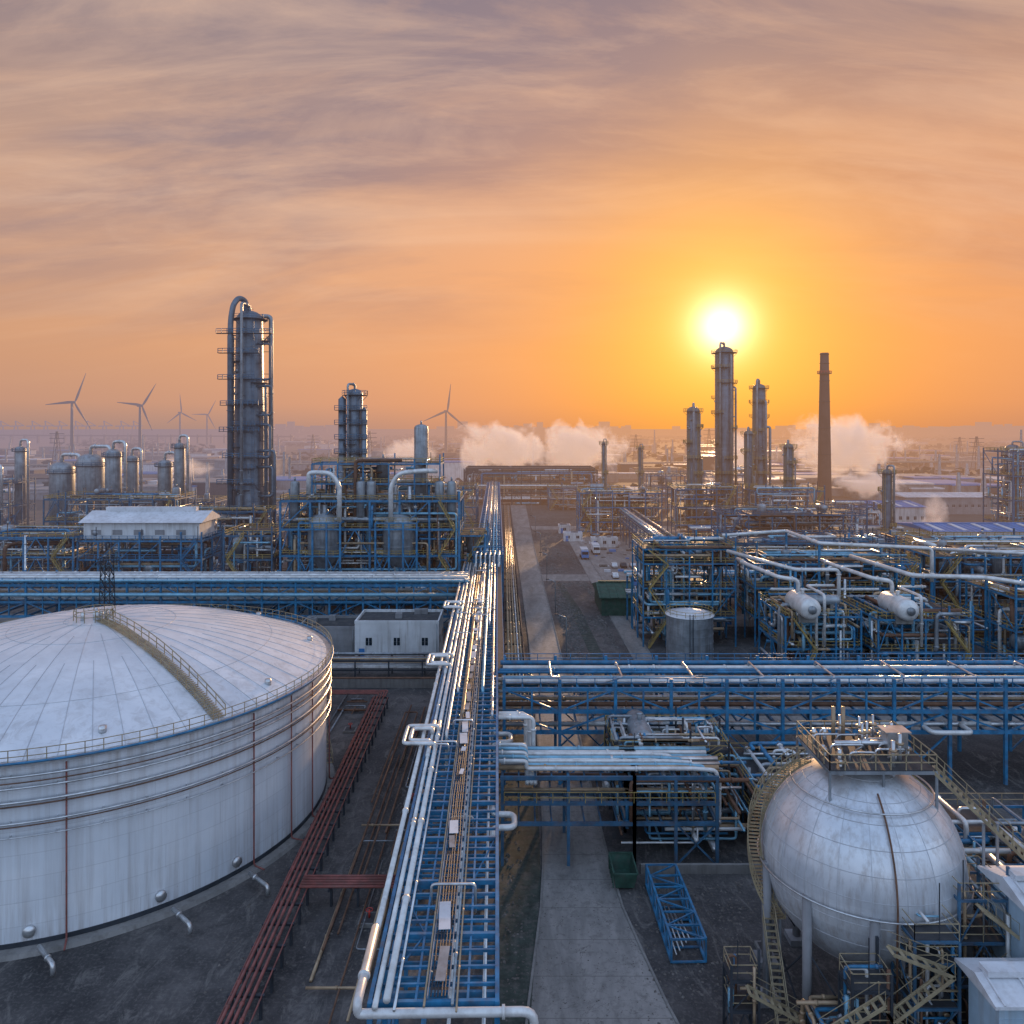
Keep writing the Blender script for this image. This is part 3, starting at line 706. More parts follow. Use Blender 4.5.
for i in range(24):
    a=R.uniform(5,130); z=R.choice((12.4,8.6)); b0=R.uniform(0,4);b1=b0+R.uniform(1.5,3.2); A.p('cross_pipes','silver').pipe([CP(a,b0,z-1.5),CP(a,b0,z+.5),CP(a,b1,z+.5),CP(a,b1,z-1.5)],.1,6,False)
cw=A.p('catwalk','grating'); cw.beam(CP(60,W+.5,12.05),CP(141,W+.5,12.05),.9,.06); A.p('catwalk_railing','blue_steel').rail([CP(60,W+.95,12.1),CP(141,W+.95,12.1)],1.1,.06,2)
A.build()
O2=Vector((-9.2,187,0)); A=Asset('pipe_rack',O2)
rack(A,O2,(ux,1,0),250,7,[6,10,14],8,fillpipes(7,14,.9,(.15,.4))+fillpipes(7,10,.7),'blue_steel',.34,2,True)
A.p('stub_portal','blue_steel').rail([(-9.5,186,14),(-2,186,14)],2.2,.2,1.8)
for k in range(6): A.p('rise_pipes','white_pipe').pipe([(-8.6+k*1.1,180,12.5),(-8.6+k*1.1,184,12.5),(-8.6+k*1.1,184,14.5),(-8.6+k*1.1,190,14.5)],.2,8)
A.build()
A=Asset('pipe_sleeper_track',(0,112,0)); rack(A,(-1.0,112,0),(-.012,1,0),300,3.6,[3.2],9,fillpipes(3.6,3.2,1,(.16,.3),('tan_pipe','white_pipe','silver','rusty_pipe','tan_pipe')),'dark_steel',.25,1,False); A.build()
# ================================================================== RIGHT-HAND PIPE BRIDGE
A=Asset('pipe_bridge',(-1,97,0))
pl=fillpipes(10,12,.75,(.14,.34),('white_pipe','silver','tan_pipe','pale_blue_pipe','blue_steel','silver'))+fillpipes(10,9.2,.6,(.14,.3),('tan_pipe','silver','pale_blue_pipe','rusty_pipe','white_pipe'))+fillpipes(10,6.6,.5)
rack(A,(-1,107,0),(1,0,0),190,10,[6.6,9.2,12],7,pl,'blue_steel',.38,3,True,1.3,True)
A.p('walkway_railing','blue_steel').rail([(-1,96.8,12.3),(189,96.8,12.3)],1.2,.10,2.3)
A.p('walkway_railing','blue_steel').rail([(-1,107.2,12.3),(189,107.2,12.3)],1.2,.10,2.3)
for x0 in (14,52,88): A.p('expansion_loop','white_pipe').pipe([(x0-5,98,7.3),(x0,98,7.3),(x0,95,7.3),(x0+5,95,7.3),(x0+5,98,7.3),(x0+9,98,7.3)],.3,10,False)
for x0 in range(5,180,9): A.p('branch_pipes','silver').pipe([(x0+R.uniform(-3,3),97+R.uniform(0,3),12.9),(x0,97.5,13.4),(x0,104,13.4),(x0,104,10)],.14,6)
A.build()
# ================================================================== LEFT PIPE BRIDGE
A=Asset('pipe_bridge',(-9,161,0))
pl=fillpipes(11,12,.9,(.16,.4),('white_pipe','silver','pale_blue_pipe','pale_blue_pipe','silver_dull'))+fillpipes(11,8.5,.5,(.2,.4))
rack(A,(-215,172,0),(1,0,0),205,11,[5.5,8.5,12],7,pl,'blue_steel',.40,2,True,1.2,True)
A.p('walkway_railing','blue_steel').rail([(-215,160.8,12.3),(-10,160.8,12.3)],1.2,.12,2.3)
A.p('silver_header','pale_blue_pipe').tube([(-215,160.2,10.2),(-10,160.2,10.2)],.4,10)
A.p('silver_header','pale_blue_pipe').tube([(-215,160.4,13.1),(-10,160.4,13.1)],.25,10)
A.build()
# ================================================================== FRONT PIPE BRIDGE
A=Asset('pipe_bridge',(-1,79,0))
pl=[(o,9,r,m) for o,r,m in ((.5,.28,'pale_blue_pipe'),(1.3,.24,'white_pipe'),(2.1,.2,'pale_blue_pipe'),(3.0,.28,'silver'),(4.0,.2,'silver'),(5.1,.26,'tan_pipe'))]
pl+=fillpipes(6.5,6.4,.7,(.15,.28),('silver','silver_dull','tan_pipe','rusty_pipe'))
rack(A,(-1,85.5,0),(1,0,0),13.6,6.5,[4.3,6.4,9],6.8,pl,'blue_steel_dull',.32,4,False)
rack(A,(12.6,85.5,0),(1,0,0),8.5,6.5,[4.3,6.4,9],4.2,pl,'blue_steel_dull',.32,3,True)
for k in range(5):
    y=79.8+k*.9; zt=9.5; m=('white_pipe','pale_blue_pipe')[k%2]
    A.p('drop_pipes_'+m,m).pipe([(-2.0,y,zt+.9+.05*k),(1.5,y,zt+.9+.05*k),(1.5,y,zt+.1),(19-k*1.2,y,zt+.1),(21.2-k,y-.4,zt+.1),(21.2-k,y-.4,3)],.22,10)
for k in range(3):
    A.p('loops','white_pipe').pipe([(-1.5,86+k*1.4,12.6-k*.3),(2.4-k*.4,86+k*1.4,12.6-k*.3),(2.4-k*.4,86+k*1.4,8),(2.4-k*.4,80,8)],.24,10)
A.p('railing','yellow_rail').rail([(-.8,78.6,6.6),(20.8,78.6,6.6)],1.1,.06,1.6)
A.build()
A=Asset('valve_manifold',(15,80,0)); block(A,11.5,24.5,86.8,94.5,[3.4,6.2,8.4],3,2,'dark_steel','yellow_rail',.3,140,1,1,.2,.3,.06,True,(.07,.22)); 
messy(A,(10.5,26,79,94,1,8.8),110,(.07,.22)); A.build()
A=Asset('valve_manifold',(27,78,0)); block(A,26,44,80,93,[3,5.6],4,2,'blue_steel_dull','yellow_rail',.3,170,1,2,.2,.25,.06,True,(.1,.28)); A.build()
A=Asset('pipe_sleeper_track',(24,71,0)); rack(A,(33,79,0),(1,-.12,0),40,9,[2.2,5.2],5,fillpipes(9,5.2,.8,(.12,.3),('silver','white_pipe','silver','blue_steel'))+fillpipes(9,2.2,.8),'blue_steel',.24,2,True); A.build()
A=Asset('dyke_wall',(14,77.5,0)); w=A.p('wall','concrete')
w.box(13,26,77.5,77.85,0,.9);w.box(26.1,60,76,76.35,0,1.2)
A.p('wall_railing','yellow_rail').rail([(26.1,76.2,1.2),(60,76.2,1.2)],1.1,.07,2); A.build()
A=Asset('pipe_portal',(8,94,0)); S=A.p('frame','yellow_rail')
for x in (11.5,17,22.5): S.beam((x,95.2,0),(x,95.2,7.5),.22)
S.beam((11.5,95.2,7.5),(22.5,95.2,7.5),.25); S.beam((11.5,95.2,4.5),(22.5,95.2,4.5),.2); A.p('pipes','silver').pipe([(11.5,95,7.9),(22,95,7.9),(22,92,7.9),(22,92,3)],.2,8); A.build()
# ================================================================== RED PIPE RACK
A=Asset('red_pipe_track',(-20,80,0))
a=Vector((-21.0,50,1.8)); b=Vector((-22.0,123,1.8))
Rp=A.p('pipes','red_pipe'); Sl=A.p('sleepers','dark_steel')
for off in (0,.48,.96,1.5): 
    Rp.tube([a+Vector((off,0,.25)),b+Vector((off,0,.25))],.13,8)
    for q in range(12):
        f_=R.random(); p_=a.lerp(b,f_)+Vector((off,0,.25)); Rp.tube([p_,p_+Vector((0,.2,0))],.19,8)
Rp.tube([a+Vector((-.3,0,.05)),b+Vector((-.3,0,.05))],.07,6); Rp.tube([a+Vector((2.1,0,.05)),b+Vector((2.1,0,.05))],.07,6)
for i in range(27):
    q=a.lerp(b,i/26); Sl.beam(q+Vector((-.5,0,0)),q+Vector((2.3,0,0)),.22,.2)
    for o in(-.2,2.0): Sl.beam((q.x+o,q.y,0),(q.x+o,q.y,1.8),.22)
for k in range(5): Rp.tube([(-19.8,71.5+k*.42,2.3),(-10.5,71.5+k*.42,2.3)],.13,8)
for k in range(4): Rp.pipe([(-21.5+.4*k,122.8,2.1),(-21.5+.4*k,124+k*.5,2.1),(-34-k,124+k*.5,2.1),(-34-k,124+k*.5,.2)],.12,8)
for x in (-17,-14.5,-11.5): Sl.beam((x,71.2,2.05),(x,73.6,2.05),.2); Sl.beam((x,72.3,0),(x,72.3,2.05),.22)
A.build()
# ================================================================== SMALL WHITE OFFICE & SHEDS
building('white_office_building',-30.5,-14.2,149,158.5,7.0,'white_wall','dark_roof',1,True,sp=5)
building('grey_annex_building',-42,-30.7,150,159,5.6,'grey_wall','dark_roof',1,True,sp=6)
building('low_dark_roof_building',-80,-44,178,186,5,'grey_wall','dark_roof',1,True)
A=Asset('low_wall',(-45,133,0)); A.p('wall','concrete').box(-45,-10,133,133.4,0,1.6); A.p('coping','rusty_pipe').box(-45,-10,132.95,133.45,1.602,1.75); A.build()
A=Asset('low_pipe_track',(-45,138,0)); rack(A,(-46,141,0),(1,0,0),36,4,[1.8,3.4],6,fillpipes(4,3.4,.8,(.12,.25),('tan_pipe','silver_dull','rusty_pipe'))+fillpipes(4,1.8,.6),'dark_steel',.22,1,False); A.build()
A=Asset('lattice_mast',(-68,129,0)); S=A.p('lattice','dark_steel')
mx_,my_=-68,129; h=22
for q in range(11):
    z0=q*h/11;z1=(q+1)*h/11;w0=1.3-.6*q/11;w1=1.3-.6*(q+1)/11
    cs=[(-1,-1),(1,-1),(1,1),(-1,1)]
    for i in range(4):
        c0=cs[i];c1=cs[(i+1)%4]
        S.beam((mx_+c0[0]*w0,my_+c0[1]*w0,z0),(mx_+c0[0]*w1,my_+c0[1]*w1,z1),.12)
        S.beam((mx_+c0[0]*w0,my_+c0[1]*w0,z0),(mx_+c1[0]*w1,my_+c1[1]*w1,z1),.08)
        S.beam((mx_+c1[0]*w0,my_+c1[1]*w0,z0),(mx_+c0[0]*w1,my_+c0[1]*w1,z1),.08)
S.rail([(mx_-1.3,my_-1.3,h),(mx_+1.3,my_-1.3,h),(mx_+1.3,my_+1.3,h),(mx_-1.3,my_+1.3,h)],1.1,.08,1,True)
A.build()
# ================================================================== BIG LEFT COLUMN
A=column('distillation_column',-82,240,4.5,82,plats=12,pipes=4,seg=[(0,5.2),(.3,5.2),(.34,4.5),(.62,4.5),(.66,4.4),(1,4.0)],side=-.6,rail='blue_steel_dull')
B=A.p('loop_pipe','column_steel')
x,y=-82,240
A.p('big_riser','column_steel').pipe([(x-1,y,80),(x-1,y,84.5),(x-2.4,y-2.5,85.4),(x-3.4,y-4.6,83),(x-4.2,y-4.8,78),(x-4.4,y-4.6,4)],.85,14)
A.p('side_column','column_steel').rev([(1.1,0),(1.1,74),(.01,75.2)],(x-6.2,y+1,0),16)
for z in range(8,76,6): A.p('pipe_clamp','dark_steel').beam((x-6.2,y+1,z),(x,y,z),.3)
for (za,zb_,xx,r_) in ((71,60,7.4,.35),(58,49,7.8,.4),(46,36,7.4,.45),(33,24,8.2,.45)):
    B.pipe([(x+3.5,y-3,za),(x+xx,y-3,za),(x+xx,y-3,zb_),(x+3.5,y-3,zb_)],r_,10)
B.pipe([(x+4,y-2,58),(x+6,y-3,58),(x+6,y-3,5)],.4,10)
B.pipe([(x+4,y-3,38),(x+8.8,y-3,38),(x+8.8,y-3,8)],.45,10)
for z in (12,20,28,36,44,52,60,68,74):
    xr=R.uniform(3,8.5); xl=R.uniform(6,8.5)
    A.p('platform_railing','blue_steel_dull').rail([(x-xl,y-5.5,z),(x-3,y-6.6,z),(x+xr,y-6,z)],1.3,.17,1.7); A.p('platform_grating','grating').box(x-xl,x+xr,y-6,y-4.3,z-.15,z)
    B.beam((x+xr,y-5,z),(x+4,y-2,z-3),.2)
A.build()
A=Asset('column_access_structure',(-95,232,0)); block(A,-97,-72,229,234,[7,14,20],5,1,'blue_steel_dull','yellow_rail',.6,60,2,1,.35,.4,.12,True,(.2,.45)); A.build()
A=column('distillation_column',-44,215,2.2,56,plats=8,pipes=4,side=-1.2,rail='blue_steel_dull'); 
A.p('twin','column_steel').rev([(1.1,0),(1.1,53),(.01,54)],(-47.3,214,0),14)
A.p('twin','column_steel').rev([(.8,0),(.8,50),(.01,51)],(-41,213,0),14)
for z in range(38,54,4): A.p('platform_railing','blue_steel_dull').rail([(-49,212,z),(-40,212,z)],1.2,.14,1.8); A.p('platform_grating','grating').box(-49,-40,212,214,z-.15,z)
A.build()
# ================================================================== CENTRAL REACTOR STRUCTURE
A=Asset('reactor_structure',(-57,190,0))
block(A,-57,-13,189,205,[7,13.5,20,27],6,2,'blue_steel','yellow_rail',.5,210,3,4,.5,.4,.12,True,(.15,.42))
S=A.p('reactor_frame','blue_steel')
for cx in (-46.5,-28):
    V=A.p('reactor_vessels','silver_dull')
    V.rev([(.6,9),(2.0,11),(4.0,13.5),(4.0,20.5),(3.7,22.2),(2.6,23.4),(1.0,24.0),(.8,26)],(cx,190.5,0),28)
    for z in (14,16,18,20): V.ring((cx,190.5,z),4.05,.12,28,4)
    for q in (-5,-1.7,1.7,5): S.beam((cx+q,185.5,0),(cx+q,185.5,22),.45)
    for z in (7,14,20.5,22): 
        S.beam((cx-5,185.5,z),(cx+5,185.5,z),.35); 
        for q in (-5,5): S.beam((cx+q,185.5,z),(cx+q,190,z),.35)
        A.p('reactor_railing','yellow_rail').rail([(cx-5,185.4,z+.2),(cx+5,185.4,z+.2)],1.1,.11,1.6)
    for q in (-5,1.7): S.beam((cx+q,185.5,7),(cx+q+3.3,185.5,14),.25); S.beam((cx+q+3.3,185.5,7),(cx+q,185.5,14),.25)
for x0,dx in ((-49,7.0),(-29.5,8)):
    A.p('overhead_pipe','white_pipe').pipe([(x0+dx,187,22),(x0+dx,187,31),(x0+dx-2,187,34),(x0+1,187,34.2),(x0-.5,187,34.0),(x0-.5,187,29)] if x0<-40 else [(x0,187,22),(x0,187,31),(x0+2,187,34),(x0+dx,187,34.6),(x0+dx+3,189,34.4)],.58,14,False)
for x0 in (-54,-37.5,-35,-18,-15):
    vessel(A,x0,191,20,1.2,12,'upper_vessel','silver_dull',14)
block(A,-50,-18,192,202,[31,36],5,1,'blue_steel','yellow_rail',.7,70,4,2,.35,.3,.12,False,(.15,.4))
block(A,-13,-6,192,206,[6,12,18],1,2,'blue_steel','yellow_rail',.6,35,2,1,.35,.4,.12,True,(.15,.4))
A.build()
def multi(name,L):
    for (x0,x1,y0,y1,zs,nx,ny,st,pp,vv) in L:
        A=Asset(name,(x0,y0,0)); block(A,x0,x1,y0,y1,zs,nx,ny,st,R.choice(('yellow_rail','blue_steel_dull','yellow_rail')),.45,int(pp*1.4),vv,max(1,vv//2),.38 if y0>180 else .28,.35,.13 if y0>180 else .09,True,(.13,.36)); A.build()
multi('process_structure',[
 (-150,-112,196,210,[6,12,17],6,2,'blue_steel',70,5),
 (-200,-156,188,200,[5,10,15],6,2,'blue_steel',70,4),
 (-72,-60,192,206,[6,12,18],2,2,'blue_steel_dull',30,3),
 (-210,-160,226,240,[7,13,19],7,2,'blue_steel_dull',90,8),
 (-150,-108,246,262,[8,15,22],6,2,'blue_steel_dull',80,8),
 (-70,-30,246,262,[8,15,22],6,2,'blue_steel_dull',60,8),
 (-260,-190,290,306,[8,15,24],8,2,'blue_steel_dull',70,8),
 (-175,-120,310,326,[8,15],7,2,'blue_steel_dull',60,8),
 (-60,-14,300,318,[7,14,21],6,2,'blue_steel_dull',60,6),
 (-120,-66,340,356,[6,12],7,2,'blue_steel_dull',50,6)])
for (x,y,r,h) in ((-164,280,4.2,33),(-153,279,4.6,36),(-136,262,2.6,38),(-178,262,2.6,30),(-122,270,2.4,34),(-206,250,2.5,36),(-116,268,1.8,40),(-232,330,3,40),(-192,300,2,38),(-141,285,2.2,35)):
    A=Asset('process_vessel',(x,y,0)); vessel(A,x,y,0,r,h,'shell','silver_dull',22,3); 
    A.p('top_pipe','silver').pipe([(x,y,h-.5),(x,y,h+2.4),(x+r*1.8,y-r*.5,h+2.4),(x+r*1.8,y-r*.5,4)],.35+.07*r,10)
    A.p('platform_railing','blue_steel_dull').rail([(x+(r+1)*math.cos(k*pi/6),y+(r+1)*math.sin(k*pi/6),h-r) for k in range(12)],1.2,.14,2,True)
    A.p('platform_grating','grating').rev([(r,0),(r+1,0),(r+1,.2),(r,.2)],(x,y,h-r-.2),12,sm=False)
    A.build()
A=Asset('compressor_building',(-113,205,0))
block(A,-112,-80,198,212,[5.5,11,15.8],6,2,'blue_steel','blue_steel',.6,40,2,2,.4,.5,.12,True,(.2,.4))
Wl=A.p('walls','white_wall'); Wl.box(-111,-81,199,211,16.2,20.5)
rf=A.p('roof','white_roof'); rf.add([(-112,198,20.52),(-80,198,20.52),(-80,205,23),(-112,205,23),(-112,212,20.52),(-80,212,20.52)],[(0,1,2,3),(3,2,5,4),(0,3,4),(1,5,2)])
rf.box(-108,-84,204.2,205.8,22.7,24)
for i in range(5): A.p('louvres','grey_wall').box(-109+i*5.5,-106.5+i*5.5,198.93,199.0,17.3,18.6)
A.build()
# ================================================================== RIGHT PLANT
multi('process_structure',[
 (27,46,158,172,[6,12,17,20],4,2,'blue_steel',80,3),
 (47,60,132,146,[7,12.5],3,2,'blue_steel',80,1),
 (62,78,130,146,[7,12.5],4,2,'blue_steel',80,1),
 (84,104,128,142,[6,11,16.5],4,2,'blue_steel',60,2),
 (108,140,130,145,[6,12,17],4,2,'blue_steel',50,3),
 (50,84,158,172,[6,12,17],7,2,'blue_steel',110,5),
 (88,125,160,176,[7,13,18],7,2,'blue_steel',110,5),
 (52,95,186,200,[6,12,17],6,2,'blue_steel_dull',90,6),
 (100,150,188,204,[6,12,16],6,2,'blue_steel_dull',90,6),
 (152,190,182,198,[8,15,19],5,2,'blue_steel_dull',70,5),
 (66,110,238,254,[6,12,18],6,2,'blue_steel_dull',90,6),
 (112,136,240,256,[5,10],4,2,'blue_steel_dull',60,4),
 (28,62,318,332,[6,12,18],5,2,'blue_steel',90,6),
 (64,88,300,316,[7,14,21],3,2,'blue_steel_dull',60,6),
 (92,118,290,306,[7,14,21],4,2,'blue_steel_dull',70,6),
 (120,145,300,314,[7,14],4,2,'blue_steel_dull',50,4),
 (186,215,285,303,[9,18,27,36],4,2,'blue_steel_dull',110,6),
 (216,262,300,318,[9,18,27],5,2,'blue_steel_dull',60,6),
 (20,60,420,436,[6,12],5,2,'blue_steel_dull',50,6),
 (70,130,400,420,[7,14,20],6,2,'blue_steel_dull',60,8)])
for (x,y) in ((50.3,133),(66.3,132)):
    A=Asset('horizontal_drum',(x,y,12)); drum(A,x,y,14.5,1.8,7,'y','shell','white_pipe',24)
    A.p('outlet_pipe','white_pipe').pipe([(x,y+2,16.3),(x,y+2,18.3),(x-3.5,y+2,18.8),(x-6,y+12,19.3),(x-6,y+18,19.3)],.36,12)
    A.p('outlet_pipe','white_pipe').pipe([(x+3,y-2,8),(x+3,y-2,16.5),(x+3,y+6,16.5),(x+8,y+6,16.5)],.25,12)
    A.p('end_flange','silver_dull').tube([(x,y-4.6,14.5),(x,y-4.3,14.5)],.7,14)
    A.p('deck_railing','yellow_rail').rail([(x-3.4,y-3,12.9),(x-3.4,y+5,12.9)],1.1,.08,1.5); A.p('deck_railing','yellow_rail').rail([(x+3.2,y-3,12.9),(x+3.2,y+5,12.9)],1.1,.08,1.5)
    A.build()
for (pts,r) in (([(42,150,21),(52,141,19),(60,141,19),(60,141,10)],.34),([(66,150,20),(72,138,18.5),(84,136,18.5),(92,134,17.5),(120,134,17.5)],.4),([(46,168,21.5),(60,168,22.5),(60,150,22.5),(82,150,21.5),(82,150,15)],.36),([(86,160,20),(100,150,20.5),(130,150,20.5)],.34)):
    A=Asset('overhead_duct',pts[0]); A.p('duct','white_pipe').pipe(pts,r,12)
    for q in pts[1:-1]: A.p('duct_support','blue_steel').beam((q[0],q[1],0),(q[0],q[1],q[2]-r),.4)
    A.build()
A=Asset('water_tank',(34,147,0)); S=A.p('shell','silver_dull'); wx,wy=34.0,147; S.rev([(4.4,0),(4.4,9.4)],(wx,wy,0),40)
for z in (1.5,3,4.5,6,7.5,9): S.ring((wx,wy,z),4.43,.06,40,4)
A.p('roof','white_roof').rev([(4.6,9.4),(4.5,9.6),(.01,10.5)],(wx,wy,0),40)
A.p('railing','yellow_rail').rail([(wx+4.4*math.cos(k*pi/8),wy+4.4*math.sin(k*pi/8),9.5) for k in range(16)],1.1,.08,2,True)
A.p('ladder','dark_steel').beam((wx-1,wy-4.6,0),(wx-1,wy-4.6,10.4),.12)
A.p('ladder','dark_steel').beam((wx-.4,wy-4.6,0),(wx-.4,wy-4.6,10.4),.12)
A.build()
for (y,x0,L,z) in ((180,27,170,11),(212,64,150,10),(270,62,72,10),(222,-210,120,10)):
    A=Asset('pipe_rack',(x0,y,0)); rack(A,(x0,y,0),(1,0,0),L,7,[z-4,z],7,fillpipes(7,z,.85,(.18,.42))+fillpipes(7,z-4,.5),'blue_steel' if y<200 else 'blue_steel_dull',.36,2,True); A.build()
for (x,y0,L,z) in ((44,176,160,11),(98,176,130,11),(-100,262,150,10)):
    A=Asset('pipe_rack',(x,y0,0)); rack(A,(x,y0,0),(0,1,0),L,6,[z-4,z],8,fillpipes(6,z,.85,(.18,.4))+fillpipes(6,z-4,.5),'blue_steel_dull',.34,2,True); A.build()
column('distillation_column',91.2,330,3.9,80,plats=12,pipes=4,side=-1.3).build()
column('distillation_column',110,342,3.3,65,plats=10,pipes=3,side=-1.3,seg=[(0,3.6),(.5,3.6),(.55,3.0),(1,2.8)]).build()
column('distillation_column',76,322,2.7,54,plats=8,pipes=4,side=-1).build()
column('distillation_column',98,318,1.9,44,plats=6,pipes=3,side=-1).build()
column('distillation_column',108,300,1.9,39,plats=6,pipes=3,side=-1).build()
column('distillation_column',40,335,.8,39,plats=3,pipes=1).build()
column('distillation_column',62,372,.9,36,plats=3,pipes=1).build()
column('distillation_column',215,330,3,38,plats=5,pipes=2).build()
column('distillation_column',128,262,1.6,31,plats=5,pipes=3).build()
column('distillation_column',158,230,2.0,28,plats=4,pipes=3).build()
A=Asset('chimney',(179,440,0)); S=A.p('stack','chimney_brick'); cx,cy=179,440
S.rev([(4.0,0),(3.4,35),(2.7,70),(2.3,88),(1.9,88)],(cx,cy,0),28)
for z in (30,45,60,72,82,87.2): A.p('bands','dark_steel').ring((cx,cy,z),4.0-1.7*z/88+.1,.22,28,6)
A.p('platform','grating').rev([(2.4,0),(3.9,0),(3.9,.3),(2.4,.3)],(cx,cy,76),20,sm=False)
A.p('platform_railing','red_paint').rail([(cx+3.8*math.cos(k*pi/8),cy+3.8*math.sin(k*pi/8),76.3) for k in range(16)],1.3,.16,2,True)
A.p('ladder','dark_steel').beam((cx-4.0,cy-1.5,0),(cx-2.3,cy-1.2,87),.5,.3); A.build()
building('green_roof_shed',21.5,29.5,184,200,4.4,'green_tarp','green_tarp',1,False,True)
building('blue_roof_warehouse',150,186,345,372,9.5,'white_wall','blue_roof',1,True,True,pitch=.05)
building('blue_roof_warehouse',140,180,256,280,10.5,'white_wall','blue_roof',1,True,True,pitch=.05)
building('white_roof_warehouse',205,255,400,424,9,'grey_wall','white_roof',1,True,True,pitch=.05)
building('long_dark_warehouse',-28,50,462,490,20,'dark_steel','dark_roof',1,False,False,1)
A=Asset('warehouse_frontage',(-28,450,0)); block(A,-28,50,448,456,[7,13,19],14,1,'dark_steel','dark_steel',.4,110,6,2,.5,.3,.2,False,(.3,.7)); A.build()
building('white_cabin',20,25,328,333,3,'white_wall','blue_roof',1,True)
building('site_cabin',20.5,28,305,309,2.8,'white_wall','blue_roof',1,True)
building('site_cabin',30,40,290,294,3,'white_wall','white_roof',1,True)
building('grey_annex_building',48,60,206,222,6,'grey_wall','white_roof',1,True)
def truck(x,y,c):
    A=Asset('parked_truck',(x,y,0))
    A.p('cab',c).box(x-1.2,x+1.2,y,y+2,.7,2.9);A.p('cargo_box','white_roof').box(x-1.25,x+1.25,y+2.25,y+8.2,1.1,3.3)
    A.p('chassis','dark_steel').box(x-.9,x+.9,y+.2,y+8,.55,1.05);A.p('windscreen','glass_dark').box(x-1.05,x+1.05,y-.03,y+.02,1.8,2.7)
    for q in (1,5.2,6.8):
        for s_ in(-1.15,1.15): A.p('wheels','tyre').tube([(x+s_-.15,y+q,.5),(x+s_+.15,y+q,.5)],.5,12)
    A.build()
truck(25,262,'blue_roof');truck(30,272,'white_wall');truck(35,216,'blue_roof')
def car(x,y,c):
    A=Asset('parked_car',(x,y,0)); B=A.p('body',c)
    pr=[(-2.2,.35),(-2.25,.8),(-1.3,.95),(-.6,1.45),(.9,1.45),(1.7,1.0),(2.2,.9),(2.2,.35)]
    vs=[(x-.85,y+a,b) for a,b in pr]+[(x+.85,y+a,b) for a,b in pr];n=len(pr)
    B.add(vs,[tuple(range(n)),tuple(reversed(range(n,2*n)))]+[(i,i+n,(i+1)%n+n,(i+1)%n) for i in range(n)])
    A.p('windows','glass_dark').box(x-.87,x+.87,y-.7,y+.95,1.0,1.36)
    for q in(-1.4,1.4):
        for s_ in(-.8,.8): A.p('wheels','tyre').tube([(x+s_-.1,y+q,.33),(x+s_+.1,y+q,.33)],.33,12)
    A.build()
for (x,y,c) in ((33,248,'white_wall'),(36,248,'dark_steel'),(39,248,'silver'),(45,248,'grey_wall'),(31,231,'white_wall')): car(x,y,c)
A=Asset('material_stack'); 
for i in range(130):
    x=R.uniform(27,60);y=R.uniform(174,330); s_=R.uniform(.4,1.3)
    if 225<y<237: continue
    if R.random()<.25: A.p('crates','white_roof').box(x,x+s_*2,y,y+s_,0.02,s_*.7)
    elif R.random()<.3: A.p('blue_boxes','blue_roof').box(x,x+s_*2,y,y+s_,0.02,s_*.7)
    else: A.p('pallets','rubble').box(x,x+s_*2,y,y+s_*1.5,0.02,s_*.5)
A.build()
for y in (150,185,225,270,320,380):
    A=Asset('street_lamp',(10.5,y,0)); A.p('pole','silver_dull').pipe([(10.6-.005*(y-150),y,0),(10.6-.005*(y-150),y,8),(8.8-.005*(y-150),y,8.6)],.1,6,False); A.p('lamp_head','dark_steel').box(8.3-.005*(y-150),9.1-.005*(y-150),y-.15,y+.15,8.5,8.68); A.build()
A=Asset('blue_steel_lattice_section',(14,64,0)); S=A.p('lattice','blue_steel'); 
O3=Vector((13.4,64.5,.15)); u3=Vector((-.02,1,0)).normalized(); v3=Vector((1,.02,0)).normalized()
LL,WW,HH=11,2.9,1.9; nb=6
for b in (0,WW):
    for z in (0,HH): S.beam(O3+v3*b+Vector((0,0,z)),O3+u3*LL+v3*b+Vector((0,0,z)),.2)
for i in range(nb+1):
    a=LL*i/nb
    for b in(0,WW): S.beam(O3+u3*a+v3*b,O3+u3*a+v3*b+Vector((0,0,HH)),.14)
    for z in(0,HH): S.beam(O3+u3*a+Vector((0,0,z)),O3+u3*a+v3*WW+Vector((0,0,z)),.14)
    if i<nb:
        a2=LL*(i+1)/nb
        for b in(0,WW): S.beam(O3+u3*a+v3*b,O3+u3*a2+v3*b+Vector((0,0,HH)),.1)
        if i%2: S.beam(O3+u3*a+Vector((0,0,HH)),O3+u3*a2+v3*WW+Vector((0,0,HH)),.12)
        else: S.beam(O3+u3*a+v3*WW+Vector((0,0,HH)),O3+u3*a2+Vector((0,0,HH)),.12)
for i in range(5): A.p('stored_pipes','silver').tube([O3+u3*(.3+i*.5)+v3*(.5+.4*i)+Vector((0,0,.4)),O3+u3*(9-i)+v3*(.5+.35*i)+Vector((0,0,.5))],.07,6)
A.build()
A=Asset('green_skip',(11.2,78,0)); S=A.p('bin','green_tarp'); x0,y0=9.9,74.5
S.add([(x0+.2,y0+.3,.2),(x0+2,y0+.3,.2),(x0+2,y0+3.4,.2),(x0+.2,y0+3.4,.2),(x0,y0,1.7),(x0+2.3,y0,1.7),(x0+2.3,y0+3.8,1.7),(x0,y0+3.8,1.7)],[(0,3,2,1),(0,1,5,4),(1,2,6,5),(2,3,7,6),(3,0,4,7)])
for q in range(5): S.beam((x0-.05,y0+.2+q*.8,.3),(x0-.08,y0+.2+q*.8,1.7),.1)
S.beam((x0,y0,1.7),(x0+2.3,y0,1.7),.14);S.beam((x0,y0+3.8,1.7),(x0+2.3,y0+3.8,1.7),.14);S.beam((x0,y0,1.7),(x0,y0+3.8,1.7),.14);S.beam((x0+2.3,y0,1.7),(x0+2.3,y0+3.8,1.7),.14)
A.build()
